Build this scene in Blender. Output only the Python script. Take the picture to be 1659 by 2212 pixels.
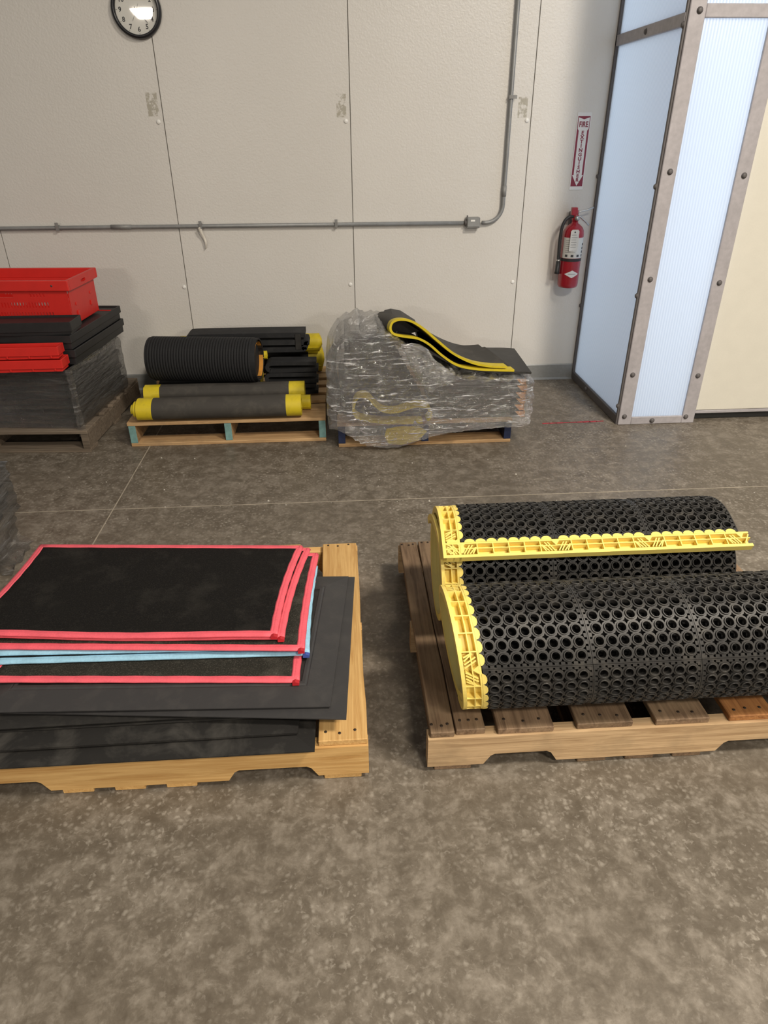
import bpy, bmesh, math, random
from mathutils import Vector, Matrix
R = math.radians
S = bpy.context.scene
for o in list(bpy.data.objects): bpy.data.objects.remove(o, do_unlink=True)
COL = S.collection
random.seed(7)

# ------------------------------------------------------------------ camera
F_PX, CAM_H, PITCH, ROLL, YAW = 1470.0, 1.52, R(29.267), R(0.3604), R(-3.5)
def _camera():
    c, s = math.cos(PITCH), math.sin(PITCH)
    r0 = Vector((1, 0, 0)); u0 = Vector((0, s, c)); f0 = Vector((0, c, -s))
    r1 = r0*math.cos(ROLL) - u0*math.sin(ROLL); u1 = u0*math.cos(ROLL) + r0*math.sin(ROLL)
    Z = Matrix.Rotation(YAW, 3, 'Z'); r1, u1, f1 = Z @ r1, Z @ u1, Z @ f0
    M = Matrix(((r1.x, u1.x, -f1.x, 0), (r1.y, u1.y, -f1.y, 0), (r1.z, u1.z, -f1.z, CAM_H), (0, 0, 0, 1)))
    cd = bpy.data.cameras.new('camera'); cd.sensor_fit = 'HORIZONTAL'; cd.sensor_width = 36
    cd.lens = 36*F_PX/1659; cd.clip_start = .05; cd.clip_end = 100
    o = bpy.data.objects.new('camera', cd); o.matrix_world = M; COL.objects.link(o); S.camera = o
_camera()

# ------------------------------------------------------------------ world, lights, exposure
w = bpy.data.worlds.new('hall'); S.world = w; w.use_nodes = True
w.node_tree.nodes['Background'].inputs[0].default_value = (1.0, .96, .90, 1)
w.node_tree.nodes['Background'].inputs[1].default_value = .17
def area(name, loc, target, size, power, col, size_y=None):
    l = bpy.data.lights.new(name, 'AREA'); l.shape = 'RECTANGLE'; l.size = size; l.size_y = size_y or size
    l.energy = power; l.color = col
    o = bpy.data.objects.new(name, l); o.location = loc
    o.rotation_euler = (Vector(target)-Vector(loc)).to_track_quat('-Z', 'Y').to_euler(); COL.objects.link(o); return o
WARM = (1.0, .905, .775)
area('high_bay_lamp_key', (2.5, .2, 4.4), (2.4, .3, 0), .75, 262, WARM, .75)
area('high_bay_lamp_aisle', (1.5, -2.2, 4.4), (1.5, -2.1, 0), 1.0, 205, WARM, .5)
area('high_bay_lamp_far_left', (-4.6, -14.5, 4.3), (-4.6, -14, 0), 1.6, 900, WARM, 1.6)
area('high_bay_lamp_far_right', (5.4, -10.5, 4.3), (5.4, -10, 0), 1.6, 800, WARM, 1.6)
area('daylight_doorway', (3.0, 6.1, 2.0), (3.0, 3.0, 1.4), 3.2, 165, (.70, .83, 1.0), 3.6)
S.view_settings.view_transform = 'Standard'; S.view_settings.look = 'None'
S.view_settings.exposure = 0.0; S.view_settings.gamma = 1; S.view_settings.use_curve_mapping = False

# ------------------------------------------------------------------ material helpers
class NT:
    def __init__(s, name):
        s.m = bpy.data.materials.new(name); s.m.use_nodes = True; s.t = s.m.node_tree; s.t.nodes.clear()
        s.out = s.n('ShaderNodeOutputMaterial')
    def n(s, typ, **kw):
        nd = s.t.nodes.new(typ)
        for k, v in kw.items():
            if k.startswith('i_'):
                k2 = k[2:]; k2 = int(k2) if k2.isdigit() else k2.replace('_', ' ')
                nd.inputs[k2].default_value = v
            else: setattr(nd, k, v)
        return nd
    def l(s, a, b): s.t.links.new(a, b)
    def coord(s, scale=(1, 1, 1), kind='Object', rot=(0, 0, 0)):
        tc = s.n('ShaderNodeTexCoord'); mp = s.n('ShaderNodeMapping'); mp.inputs['Scale'].default_value = scale
        mp.inputs['Rotation'].default_value = rot
        s.l(tc.outputs[kind], mp.inputs[0]); return mp.outputs[0]
    def noise(s, vec, scale, detail=4, rough=.55, dist=0):
        nd = s.n('ShaderNodeTexNoise', i_Scale=scale, i_Detail=detail, i_Roughness=rough, i_Distortion=dist)
        s.l(vec, nd.inputs['Vector']); return nd.outputs['Fac']
    def ramp(s, fac, stops, interp='LINEAR'):
        nd = s.n('ShaderNodeValToRGB'); nd.color_ramp.interpolation = interp; e = nd.color_ramp.elements
        while len(e) < len(stops): e.new(.5)
        for el, (p, c) in zip(e, stops):
            el.position = p; el.color = c if len(c) == 4 else (*c, 1)
        s.l(fac, nd.inputs[0]); return nd.outputs[0]
    def mix(s, fac, a, b, mode='MIX'):
        nd = s.n('ShaderNodeMix', data_type='RGBA', blend_type=mode)
        for inp, v in ((nd.inputs[0], fac), (nd.inputs[6], a), (nd.inputs[7], b)):
            if hasattr(v, 'links'): s.l(v, inp)
            elif isinstance(v, (int, float)): inp.default_value = v
            else: inp.default_value = (*v, 1) if len(v) == 3 else v
        return nd.outputs[2]
    def math(s, op, a, b=0):
        nd = s.n('ShaderNodeMath', operation=op)
        for i, v in enumerate((a, b)):
            if hasattr(v, 'links'): s.l(v, nd.inputs[i])
            else: nd.inputs[i].default_value = v
        return nd.outputs[0]
    def pbr(s, col, rough=.5, metal=0, bump=None, strength=.2, dist=.002, spec=.5, coat=0):
        b = s.n('ShaderNodeBsdfPrincipled')
        for inp, v in ((b.inputs['Base Color'], col), (b.inputs['Roughness'], rough)):
            if hasattr(v, 'links'): s.l(v, inp)
            else: inp.default_value = (*v, 1) if hasattr(v, '__len__') and len(v) == 3 else v
        b.inputs['Metallic'].default_value = metal; b.inputs['Specular IOR Level'].default_value = spec
        b.inputs['Coat Weight'].default_value = coat
        if bump is not None:
            bm = s.n('ShaderNodeBump', i_Strength=strength, i_Distance=dist); s.l(bump, bm.inputs['Height']); s.l(bm.outputs[0], b.inputs['Normal'])
        return b
    def done(s, shader): s.l(shader.outputs[0], s.out.inputs[0]); return s.m
def simple(name, col, rough=.5, metal=0, nscale=60, var=.12, bump=.15, spec=.5, bdist=.001, coat=0):
    t = NT(name); v = t.coord(); n = t.noise(v, nscale); n2 = t.noise(v, nscale*.12, 3)
    a = tuple(max(0, c*(1-var)) for c in col); b = tuple(min(1, c*(1+var)) for c in col)
    f = t.math('MULTIPLY', t.math('ADD', n, n2), .5)
    return t.done(t.pbr(t.ramp(f, [(.32, a), (.68, b)]), rough, metal, n, bump, bdist, spec, coat))

def m_floor():
    t = NT('polished_concrete'); v = t.coord()
    base = t.noise(v, 1.3, 8, .62, .4); mid = t.noise(v, 15, 9, .72, .3); fine = t.noise(v, 60, 4, .6)
    c = t.ramp(base, [(.3, (.118, .098, .074)), (.5, (.158, .134, .104)), (.72, (.215, .186, .150))])
    c = t.mix(t.ramp(mid, [(.36, (.75,)*3), (.54, (0, 0, 0))]), c, (.088, .071, .052))
    c = t.mix(t.ramp(mid, [(.50, (0, 0, 0)), (.72, (.7,)*3)]), c, (.30, .265, .22))
    c = t.mix(t.ramp(fine, [(.3, (.35,)*3), (.6, (0, 0, 0))]), c, (.095, .078, .058))
    # light flecks of aggregate, patchy
    vo = t.n('ShaderNodeTexVoronoi', i_Scale=62, i_Randomness=1); 
    dv = t.n('ShaderNodeVectorMath', operation='ADD'); nc = t.n('ShaderNodeTexNoise', i_Scale=40, i_Detail=3)
    t.l(v, nc.inputs['Vector']); sc = t.n('ShaderNodeVectorMath', operation='SCALE'); sc.inputs['Scale'].default_value = .022
    t.l(nc.outputs['Color'], sc.inputs[0]); t.l(v, dv.inputs[0]); t.l(sc.outputs[0], dv.inputs[1]); t.l(dv.outputs[0], vo.inputs['Vector'])
    rnd = t.n('ShaderNodeSeparateColor'); t.l(vo.outputs['Color'], rnd.inputs[0])
    fl = t.ramp(vo.outputs['Distance'], [(.12, (1,)*3), (.48, (0, 0, 0))])
    fl = t.mix(1.0, fl, t.ramp(rnd.outputs[0], [(.42, (0, 0, 0)), (.85, (1,)*3)]), 'MULTIPLY')
    patch = t.ramp(t.noise(v, 2.1, 5, .6), [(.36, (.06,)*3), (.60, (.95,)*3)])
    c = t.mix(t.mix(1.0, fl, t.mix(1.0, patch, (.62,)*3, 'MULTIPLY'), 'MULTIPLY'), c, (.40, .365, .31))
    nf = t.noise(v, 70, 5, .6, .6); c = t.mix(t.mix(1.0, t.ramp(nf, [(.56, (0, 0, 0)), (.68, (.6,)*3)]), patch, 'MULTIPLY'), c, (.36, .325, .275))
    # scattered dark drips
    vd = t.n('ShaderNodeTexVoronoi', i_Scale=4.2); t.l(dv.outputs[0], vd.inputs['Vector'])
    rd = t.n('ShaderNodeSeparateColor'); t.l(vd.outputs['Color'], rd.inputs[0])
    sp = t.mix(1.0, t.ramp(vd.outputs['Distance'], [(.07, (.75,)*3), (.12, (0, 0, 0))]), t.ramp(rd.outputs[1], [(.62, (0, 0, 0)), (.7, (1,)*3)]), 'MULTIPLY')
    c = t.mix(sp, c, (.075, .06, .045))
    ro = t.ramp(mid, [(.3, (.36,)*3), (.7, (.56,)*3)])
    return t.done(t.pbr(c, ro, 0, t.math('ADD', fine, mid), .12, .003, .42))
def m_wall():
    t = NT('embossed_white_steel'); v = t.coord()
    e = t.noise(v, 95, 3, .5); big = t.noise(v, .9, 4)
    c = t.ramp(big, [(.35, (.62, .60, .565)), (.7, (.67, .65, .615))])
    return t.done(t.pbr(c, .32, 0, e, .55, .0022, .5))
def wood(name, light, dark, stain=None, rough=.7):
    t = NT(name); oi = t.n('ShaderNodeObjectInfo')
    tc = t.n('ShaderNodeTexCoord'); ad = t.n('ShaderNodeVectorMath', operation='ADD')
    sc = t.n('ShaderNodeVectorMath', operation='SCALE'); cx = t.n('ShaderNodeCombineXYZ')
    for i in range(3): t.l(oi.outputs['Random'], cx.inputs[i])
    sc.inputs['Scale'].default_value = 13; t.l(cx.outputs[0], sc.inputs[0]); t.l(tc.outputs['Object'], ad.inputs[0]); t.l(sc.outputs[0], ad.inputs[1])
    mp = t.n('ShaderNodeMapping'); mp.inputs['Scale'].default_value = (1.2, 22, 22); t.l(ad.outputs[0], mp.inputs[0])
    g = t.noise(mp.outputs[0], 2.2, 6, .6, 1.4); mp2 = t.n('ShaderNodeMapping'); mp2.inputs['Scale'].default_value = (3, 90, 90); t.l(ad.outputs[0], mp2.inputs[0])
    fg = t.noise(mp2.outputs[0], 2, 3); blot = t.noise(ad.outputs[0], 7, 4)
    c = t.ramp(g, [(.3, dark), (.55, light), (.8, tuple(min(1, x*1.15) for x in light))])
    c = t.mix(t.ramp(fg, [(.35, (.35,)*3), (.6, (0, 0, 0))]), c, dark)
    if stain: c = t.mix(t.ramp(blot, [(.5, (0, 0, 0)), (.72, (.7,)*3)]), c, stain)
    k = t.ramp(oi.outputs['Random'], [(0, (.78,)*3), (1, (1.12,)*3)])
    c = t.mix(1.0, c, k, 'MULTIPLY')
    return t.done(t.pbr(c, rough, 0, t.math('ADD', g, fg), .35, .002, .3))
def carpet(name, col, fleck):
    t = NT(name); v = t.coord(); n = t.noise(v, 260, 3, .7); p = t.noise(v, 8, 5, .65)
    c = t.mix(t.ramp(n, [(.5, (0, 0, 0)), (.74, (1,)*3)]), col, fleck)
    c = t.mix(t.ramp(p, [(.52, (0, 0, 0)), (.78, (.35,)*3)]), c, tuple(x*2.2 for x in fleck))
    return t.done(t.pbr(c, .95, 0, n, .6, .003, .15))
def rubber(name, col, dust=(.10, .095, .085), amount=.5, rough=.62, scale=14):
    t = NT(name); v = t.coord(); n = t.noise(v, scale, 6, .65, .5); f = t.noise(v, 180, 3)
    c = t.mix(t.ramp(n, [(.48, (0, 0, 0)), (.74, (amount,)*3)]), col, dust)
    return t.done(t.pbr(c, rough, 0, f, .2, .001, .4))
def film(name, opacity=.26, streak_rot=.3, scale=1.0, white=(.80, .80, .80), haze=.5, gloss=.02, gr=.09):
    t = NT(name)
    v1 = t.coord((2.6*scale, 2.6*scale, 30*scale), rot=(0, streak_rot, 0)); v2 = t.coord((5, 5, 8))
    s1 = t.noise(v1, 2.0, 7, .62, .8); s2 = t.noise(v2, 5*scale, 5, .6, 1.2)
    s3 = t.noise(v2, 22*scale, 3, .5, 1.5)
    h = t.math('ADD', t.math('ADD', t.math('MULTIPLY', s1, 1.0), t.math('MULTIPLY', s2, .45)), t.math('MULTIPLY', s3, .16))
    bm = t.n('ShaderNodeBump', i_Strength=.85, i_Distance=.03); t.l(h, bm.inputs['Height'])
    tr = t.n('ShaderNodeBsdfTransparent'); tr.inputs[0].default_value = (.96, .96, .96, 1)
    df = t.n('ShaderNodeBsdfDiffuse'); df.inputs[0].default_value = (*white, 1); t.l(bm.outputs[0], df.inputs['Normal'])
    gl = t.n('ShaderNodeBsdfGlossy'); gl.inputs['Roughness'].default_value = gr; gl.inputs['Color'].default_value = (1, 1, 1, 1); t.l(bm.outputs[0], gl.inputs['Normal'])
    op = t.ramp(s1, [(.42, (opacity*.15,)*3), (.57, (opacity,)*3), (.655, (min(1, opacity+haze),)*3)])
    a = t.n('ShaderNodeMixShader'); t.l(op, a.inputs[0]); t.l(tr.outputs[0], a.inputs[1]); t.l(df.outputs[0], a.inputs[2])
    fr = t.n('ShaderNodeFresnel', i_IOR=1.5); t.l(bm.outputs[0], fr.inputs['Normal'])
    k = t.math('MINIMUM', t.math('ADD', t.math('MULTIPLY', fr.outputs[0], 1.5), gloss), .85)
    b = t.n('ShaderNodeMixShader'); t.l(k, b.inputs[0]); t.l(a.outputs[0], b.inputs[1]); t.l(gl.outputs[0], b.inputs[2])
    return t.done(b)
def m_poly():
    t = NT('multiwall_polycarbonate'); v = t.coord(kind='Generated')
    wv = t.n('ShaderNodeTexWave', bands_direction='DIAGONAL', i_Scale=1); tc = t.coord((1, 1, 0))
    t.l(tc, wv.inputs['Vector']); wv.inputs['Scale'].default_value = 42
    bm = t.n('ShaderNodeBump', i_Strength=.25, i_Distance=.002); t.l(wv.outputs[1], bm.inputs['Height'])
    tl = t.n('ShaderNodeBsdfTranslucent'); t.l(t.ramp(wv.outputs[1], [(.3, (.93, .95, .98)), (.7, (.80, .835, .885))]), tl.inputs[0])
    df = t.n('ShaderNodeBsdfDiffuse'); df.inputs[0].default_value = (.8, .82, .84, 1); t.l(bm.outputs[0], df.inputs['Normal'])
    a = t.n('ShaderNodeMixShader'); a.inputs[0].default_value = .22; t.l(tl.outputs[0], a.inputs[1]); t.l(df.outputs[0], a.inputs[2])
    gl = t.n('ShaderNodeBsdfGlossy'); gl.inputs['Roughness'].default_value = .22; t.l(bm.outputs[0], gl.inputs['Normal'])
    b = t.n('ShaderNodeMixShader'); b.inputs[0].default_value = .06; t.l(a.outputs[0], b.inputs[1]); t.l(gl.outputs[0], b.inputs[2])
    return t.done(b)
def m_hazard(name, a, b, freq=26, rot=.75, axis=(1, 0, 0)):
    t = NT(name); v = t.coord(rot=(0, rot, 0) if axis == 'xz' else (rot, 0, 0)); sx = t.n('ShaderNodeSeparateXYZ'); t.l(v, sx.inputs[0])
    s = t.math('SINE', t.math('MULTIPLY', sx.outputs[0] if axis == 'xz' else sx.outputs[1], freq*2))
    c = t.ramp(s, [(.0, a), (.04, b)], 'LINEAR'); n = t.noise(t.coord(), 40)
    return t.done(t.pbr(t.mix(t.ramp(n, [(.5, (0, 0, 0)), (.8, (.4,)*3)]), c, (.2, .13, .06)), .6))

M = {}
M['floor'] = m_floor(); M['wall'] = m_wall(); M['poly'] = m_poly()
M['joint'] = simple('joint_filler', (.36, .315, .25), .8, nscale=25, var=.3)
M['redpaint'] = simple('worn_red_paint', (.42, .045, .06), .7, nscale=30, var=.45)
M['seam'] = simple('seam_sealant', (.16, .15, .13), .7)
M['trim'] = simple('grey_flashing', (.27, .275, .27), .45, .3, var=.1)
M['alu'] = simple('weathered_aluminium', (.42, .40, .42), .5, .12, nscale=45, var=.14, bump=.1)
M['dark_alu'] = simple('dark_gasket_frame', (.13, .12, .12), .55, .2)
M['cream'] = simple('cream_door_skin', (.70, .675, .59), .5, 0, 120, .03, .12)
M['black_gap'] = simple('black_door_seal', (.012, .012, .012), .6)
M['conduit'] = simple('galvanised_conduit', (.26, .265, .265), .5, .3, nscale=30, var=.15)
M['conduit_body'] = simple('cast_grey_fitting', (.24, .24, .235), .55, .2)
M['white_pl'] = simple('white_plastic', (.80, .79, .76), .45, var=.03)
M['tape'] = simple('loose_masking_tape', (.66, .62, .55), .7)
M['residue'] = None
M['clock_rim'] = simple('black_clock_rim', (.014, .014, .017), .3, var=.1)
M['clock_face'] = simple('clock_paper', (.84, .83, .78), .5, var=.02)
M['ink'] = simple('dark_ink', (.05, .05, .055), .6)
M['maroon'] = simple('maroon_print', (.22, .018, .045), .5, var=.08)
M['signwhite'] = simple('sign_white', (.72, .72, .72), .45, var=.03)
M['ext_red'] = simple('extinguisher_red', (.33, .010, .022), .28, nscale=15, var=.1, bump=.03, coat=.4)
M['chrome'] = simple('brushed_steel', (.55, .54, .52), .3, .9)
M['hose'] = simple('black_hose', (.02, .02, .022), .5)
M['label'] = simple('silver_label', (.66, .65, .62), .42, .1, var=.06)
M['greyink'] = simple('grey_print', (.22, .22, .22), .6)
M['pine'] = wood('fresh_pine', (.72, .455, .18), (.50, .27, .085), (.60, .36, .13))
M['pine2'] = wood('tan_pine', (.56, .37, .19), (.33, .19, .085), (.30, .20, .11))
M['weathered'] = wood('weathered_boards', (.25, .165, .10), (.11, .068, .04), (.30, .215, .13))
M['weathered_str'] = wood('worn_stringer', (.56, .39, .22), (.34, .215, .11), (.30, .21, .12))
M['greywood'] = wood('grey_old_wood', (.22, .175, .13), (.10, .078, .058), (.16, .12, .085))
M['orangewood'] = wood('reddish_board', (.42, .19, .065), (.22, .085, .028))
M['teal'] = simple('teal_end_paint', (.16, .30, .29), .7, nscale=40, var=.3)
M['navy'] = simple('navy_end_paint', (.012, .022, .07), .6, nscale=40, var=.3)
M['nail'] = simple('rusty_nail', (.05, .035, .025), .6, .5)
M['blackcarpet'] = carpet('black_carpet', (.0075, .0070, .0066), (.024, .022, .019))
M['greycarpet'] = carpet('speckled_charcoal_carpet', (.022, .021, .017), (.075, .07, .058))
M['pink'] = simple('pink_binding', (.74, .105, .14), .65, nscale=220, var=.14, bump=.3)
M['pinkend'] = simple('red_binding_end', (.45, .012, .02), .6)
M['sky'] = simple('light_blue_binding', (.30, .55, .72), .65, nscale=160, var=.16, bump=.3)
M['royal'] = simple('royal_blue_corner', (.045, .085, .34), .6)
M['rub'] = rubber('black_rubber', (.020, .019, .018), (.062, .058, .05), .45, .5)
M['rub2'] = rubber('scuffed_rubber', (.0145, .0135, .0125), (.075, .07, .062), .6, .55, 9)
M['rubgrey'] = rubber('grey_rubber_bevel', (.038, .037, .038), (.075, .07, .065), .4, .45)
M['perf'] = rubber('perforated_rubber', (.024, .023, .022), (.11, .10, .085), .5, .5, 22)
M['perf_shade'] = rubber('shaded_inner_rubber', (.006, .006, .006), (.012, .011, .01), .4, .7)  # same rubber coloured darker, shade seen through the holes put into the colour
M['yellow'] = rubber('yellow_edge_rubber', (.86, .68, .17), (.66, .53, .20), .5, .45, 20)
M['paleyellow'] = rubber('pale_yellow_rubber', (.62, .52, .17), (.5, .42, .17), .5, .5, 12)
M['yvinyl'] = rubber('yellow_vinyl', (.60, .47, .018), (.42, .33, .03), .6, .5, 30)
M['pebble'] = rubber('grey_foam_mat', (.046, .042, .037), (.10, .09, .075), .6, .75, 10)
M['darkmat'] = rubber('black_foam_mat', (.012, .0125, .014), (.04, .04, .04), .5, .8, 10)
M['hazard'] = m_hazard('hazard_stripes', (.010, .009, .009), (.62, .27, .035), 30, .7)
M['hazard_xz'] = m_hazard('hazard_stripes_edge', (.012, .011, .011), (.72, .32, .10), 34, .75, 'xz')
M['black_pl'] = simple('black_plastic', (.013, .013, .014), .5, nscale=25, var=.25)
M['black_pl2'] = simple('dusty_black_plastic', (.015, .015, .016), .55, nscale=12, var=.35)
M['red_pl'] = simple('red_plastic', (.62, .022, .016), .42, nscale=18, var=.07, bump=.05)
M['film'] = film('stretch_wrap', .08, .30, 1.25, (.95, .95, .95), .80, gloss=.20, gr=.14)  # whitened diffuse streaks stand in for glints on the wrinkles
M['film_thin'] = film('tight_stretch_wrap', .012, .05, .8, haze=.05)
M['film_crumple'] = film('crumpled_stretch_wrap', .03, .9, 1.6, haze=.3)
M['film_loose'] = film('loose_stretch_wrap', .35, 1.1, 1.3, (.85, .84, .83), .4, .16, .14)
M['film_edge'] = film('streaky_stretch_wrap', .10, .05, .8, (.75, .78, .82), .3)
M['grit'] = simple('pale_grit', (.45, .42, .37), .9, var=.3)
M['straw'] = simple('dry_straw', (.40, .33, .19), .8)
def m_residue():
    t = NT('adhesive_residue'); v = t.coord((1, 1, 1)); n = t.noise(v, 38, 4, .7)
    b = t.pbr((.40, .37, .27), .7); tr = t.n('ShaderNodeBsdfTransparent'); mx = t.n('ShaderNodeMixShader')
    t.l(t.ramp(n, [(.42, (0, 0, 0)), (.54, (.42,)*3)]), mx.inputs[0]); t.l(tr.outputs[0], mx.inputs[1]); t.l(b.outputs[0], mx.inputs[2])
    return t.done(mx)
M['residue'] = m_residue()

# ------------------------------------------------------------------ object helpers
def link(o, parent=None):
    COL.objects.link(o)
    if parent is not None: o.parent = parent
    return o
def tag(o, label, cat, group=None, kind=None):
    o['label'] = label; o['category'] = cat
    if group: o['group'] = group
    if kind: o['kind'] = kind
    return o
def empty(name, loc, label, cat, group=None, rotz=0, kind=None):
    o = bpy.data.objects.new(name, None); o.location = loc; o.rotation_euler = (0, 0, rotz); o.empty_display_size = .1
    link(o); return tag(o, label, cat, group, kind)
def mesh(name, verts, faces, smooth=False):
    me = bpy.data.meshes.new(name); me.from_pydata([tuple(v) for v in verts], [], faces); me.update()
    bm = bmesh.new(); bm.from_mesh(me); bmesh.ops.recalc_face_normals(bm, faces=bm.faces); bm.to_mesh(me); bm.free()
    if smooth: me.polygons.foreach_set('use_smooth', [True]*len(me.polygons))
    return me
def mobj(name, me, mat, parent=None, loc=None, rot=None):
    o = bpy.data.objects.new(name, me)
    if mat is not None and not me.materials: me.materials.append(mat)
    if loc is not None: o.location = loc
    if rot is not None: o.rotation_euler = rot
    return link(o, parent)
def part(name, verts, faces, mat, parent=None, smooth=False, loc=None, rot=None):
    return mobj(name, mesh(name, verts, faces, smooth), mat, parent, loc, rot)
_bx = {}
def box_mesh(sx, sy, sz, bev=0, seg=1):
    k = (round(sx, 4), round(sy, 4), round(sz, 4), bev, seg)
    bm = bmesh.new(); bmesh.ops.create_cube(bm, size=1); bmesh.ops.scale(bm, vec=(sx, sy, sz), verts=bm.verts)
    if bev: bmesh.ops.bevel(bm, geom=bm.edges[:], offset=bev, segments=seg, profile=.5, affect='EDGES')
    me = bpy.data.meshes.new('box'); bm.to_mesh(me); bm.free(); return me
def box(name, lo, hi, mat, parent=None, bev=0, seg=1, off=(0, 0, 0)):
    """box from corner lo to corner hi, in the parent's space"""
    c = [(a+b)/2 for a, b in zip(lo, hi)]; s = [abs(b-a) for a, b in zip(lo, hi)]
    return mobj(name, box_mesh(*s, bev, seg), mat, parent, c)
def grid(nu, nv, f, closed_u=False):
    V = [f(i, j) for i in range(nu) for j in range(nv)]; F = []
    for i in range(nu if closed_u else nu-1):
        for j in range(nv-1):
            a = i*nv+j; b = ((i+1) % nu)*nv+j; F.append((a, b, b+1, a+1))
    return V, F
def tube(name, pts, r, mat, parent=None, n=10, cap=True):
    pts = [Vector(p) for p in pts]; V = []; F = []; up = None
    for i, p in enumerate(pts):
        d = (pts[min(i+1, len(pts)-1)]-pts[max(i-1, 0)]).normalized()
        if up is None: up = d.orthogonal().normalized()
        up = (up-d*up.dot(d)).normalized(); sd = d.cross(up)
        rr = r[i] if hasattr(r, '__len__') else r
        for k in range(n):
            a = 2*math.pi*k/n; V.append(p+(up*math.cos(a)+sd*math.sin(a))*rr)
    for i in range(len(pts)-1):
        for k in range(n):
            F.append((i*n+k, i*n+(k+1) % n, (i+1)*n+(k+1) % n, (i+1)*n+k))
    if cap: F += [tuple(range(n)), tuple(range((len(pts)-1)*n, len(pts)*n))]
    return part(name, V, F, mat, parent, True)
def lathe(name, prof, mat, parent=None, n=28, loc=None, rot=None, smooth=True):
    V = []; F = []
    for (r, z) in prof:
        for k in range(n):
            a = 2*math.pi*k/n; V.append((r*math.cos(a), r*math.sin(a), z))
    for i in range(len(prof)-1):
        for k in range(n): F.append((i*n+k, i*n+(k+1) % n, (i+1)*n+(k+1) % n, (i+1)*n+k))
    F += [tuple(range(n)), tuple(range((len(prof)-1)*n, len(prof)*n))]
    return part(name, V, F, mat, parent, smooth, loc, rot)
def prism(name, poly, axis, a, b, mat, parent=None, loc=None, rot=None):
    """extrude a 2-D polygon; axis 'y': poly=(x,z); 'x': poly=(y,z); 'z': poly=(x,y)"""
    def P(p, t): return {'y': (p[0], t, p[1]), 'x': (t, p[0], p[1]), 'z': (p[0], p[1], t)}[axis]
    n = len(poly); V = [P(p, a) for p in poly]+[P(p, b) for p in poly]
    F = [tuple(range(n)), tuple(range(n, 2*n))]+[(i, (i+1) % n, n+(i+1) % n, n+i) for i in range(n)]
    return part(name, V, F, mat, parent, False, loc, rot)
def text(name, body, size, mat, parent, loc, rot, align='CENTER', extrude=.0006, sx=1.0, bold=0.0):
    cu = bpy.data.curves.new(name, 'FONT'); cu.body = body; cu.size = size; cu.align_x = align; cu.align_y = 'CENTER'; cu.extrude = extrude; cu.resolution_u = 3; cu.offset = bold
    t = bpy.data.objects.new(name, cu); COL.objects.link(t)
    dg = bpy.context.evaluated_depsgraph_get(); me = bpy.data.meshes.new_from_object(t.evaluated_get(dg)); COL.objects.unlink(t); bpy.data.objects.remove(t)
    me.materials.clear(); o = mobj(name, me, mat, parent, loc, rot); o.scale = (sx, 1, 1); return o
def spline(pts, sub=8, closed=False):
    P = [Vector(p) for p in pts]; out = []; n = len(P)
    rng = range(n if closed else n-1)
    for i in rng:
        if closed: p0, p1, p2, p3 = P[(i-1) % n], P[i], P[(i+1) % n], P[(i+2) % n]
        else: p0, p1, p2, p3 = P[max(i-1, 0)], P[i], P[i+1], P[min(i+2, n-1)]
        for k in range(sub):
            t = k/sub
            out.append(.5*((2*p1)+(p2-p0)*t+(2*p0-5*p1+4*p2-p3)*t*t+(3*p1-p0-3*p2+p3)*t**3))
    if not closed: out.append(P[-1])
    return out
def hsh(*a):
    x = math.sin(sum((i+1)*12.9898*v for i, v in enumerate(a)))*43758.5453; return x-math.floor(x)

# ------------------------------------------------------------------ the setting
WY = 4.53
fl = part('floor', *(lambda: ([(-9, -12, -.2), (9, -12, -.2), (9, 8, -.2), (-9, 8, -.2), (-9, -12, 0), (9, -12, 0), (9, 8, 0), (-9, 8, 0)],
     [(0, 1, 2, 3), (4, 5, 6, 7), (0, 1, 5, 4), (1, 2, 6, 5), (2, 3, 7, 6), (3, 0, 4, 7)]))(), M['floor'])
tag(fl, 'grey-brown polished concrete slab mottled with pale flecks and dark drips', 'floor', kind='structure')
box('joint_filler', (-6, 2.8225, -.002), (6, 2.8275, .0008), M['joint'], fl)
box('joint_filler', (-1.0835, -6, -.002), (-1.0785, 4.52, .0009), M['joint'], fl)
pv = []; pf = []
for k in range(9):                                           # worn red paint line
    x = 1.17+k*.041; wd = .006+.006*hsh(k, 2); y = 3.708+k*.0011
    if hsh(k, 9) < .12: continue
    b = len(pv); pv += [(x, y-wd, .0007), (x+.045, y-wd*.8, .0007), (x+.045, y+wd, .0007), (x, y+wd*.7, .0007)]; pf.append((b, b+1, b+2, b+3))
part('red_paint_line', pv, pf, M['redpaint'], fl)

wb = box('wall_back', (-6.3, WY+.006, 0), (1.60, WY+.12, 4.8), M['seam'])
tag(wb, 'white embossed insulated metal panel wall behind the row of pallets', 'wall', kind='structure')
wb_c = Vector(((-6.3+1.60)/2, WY+.063, 2.4))
xs = [-6.3, -5.193, -4.136, -3.079, -2.022, -.963, .097, 1.152, 1.60]
for a, b in zip(xs[:-1], xs[1:]):
    box('wall_panel', Vector((a+.0022, WY, .02))-wb_c, Vector((b-.0022, WY+.008, 4.8))-wb_c, M['wall'], wb, .0012)
cap_me = None
for (x, z) in ((-.993, 1.570), (.071, 1.569), (1.129, 1.568), (-.982, .662), (.070, .660), (1.124, .657), (1.171, .118), (-2.05, 1.57), (-2.04, .66)):
    if cap_me is None:
        o = lathe('fastener_cap', [(.0125, 0), (.0125, .002), (.009, .005), (.003, .0062)], M['white_pl'], wb, 14); cap_me = o.data
    else: o = mobj('fastener_cap', cap_me, None, wb)
    o.location = Vector((x, WY, z))-wb_c; o.rotation_euler = (R(90), 0, 0)
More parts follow.
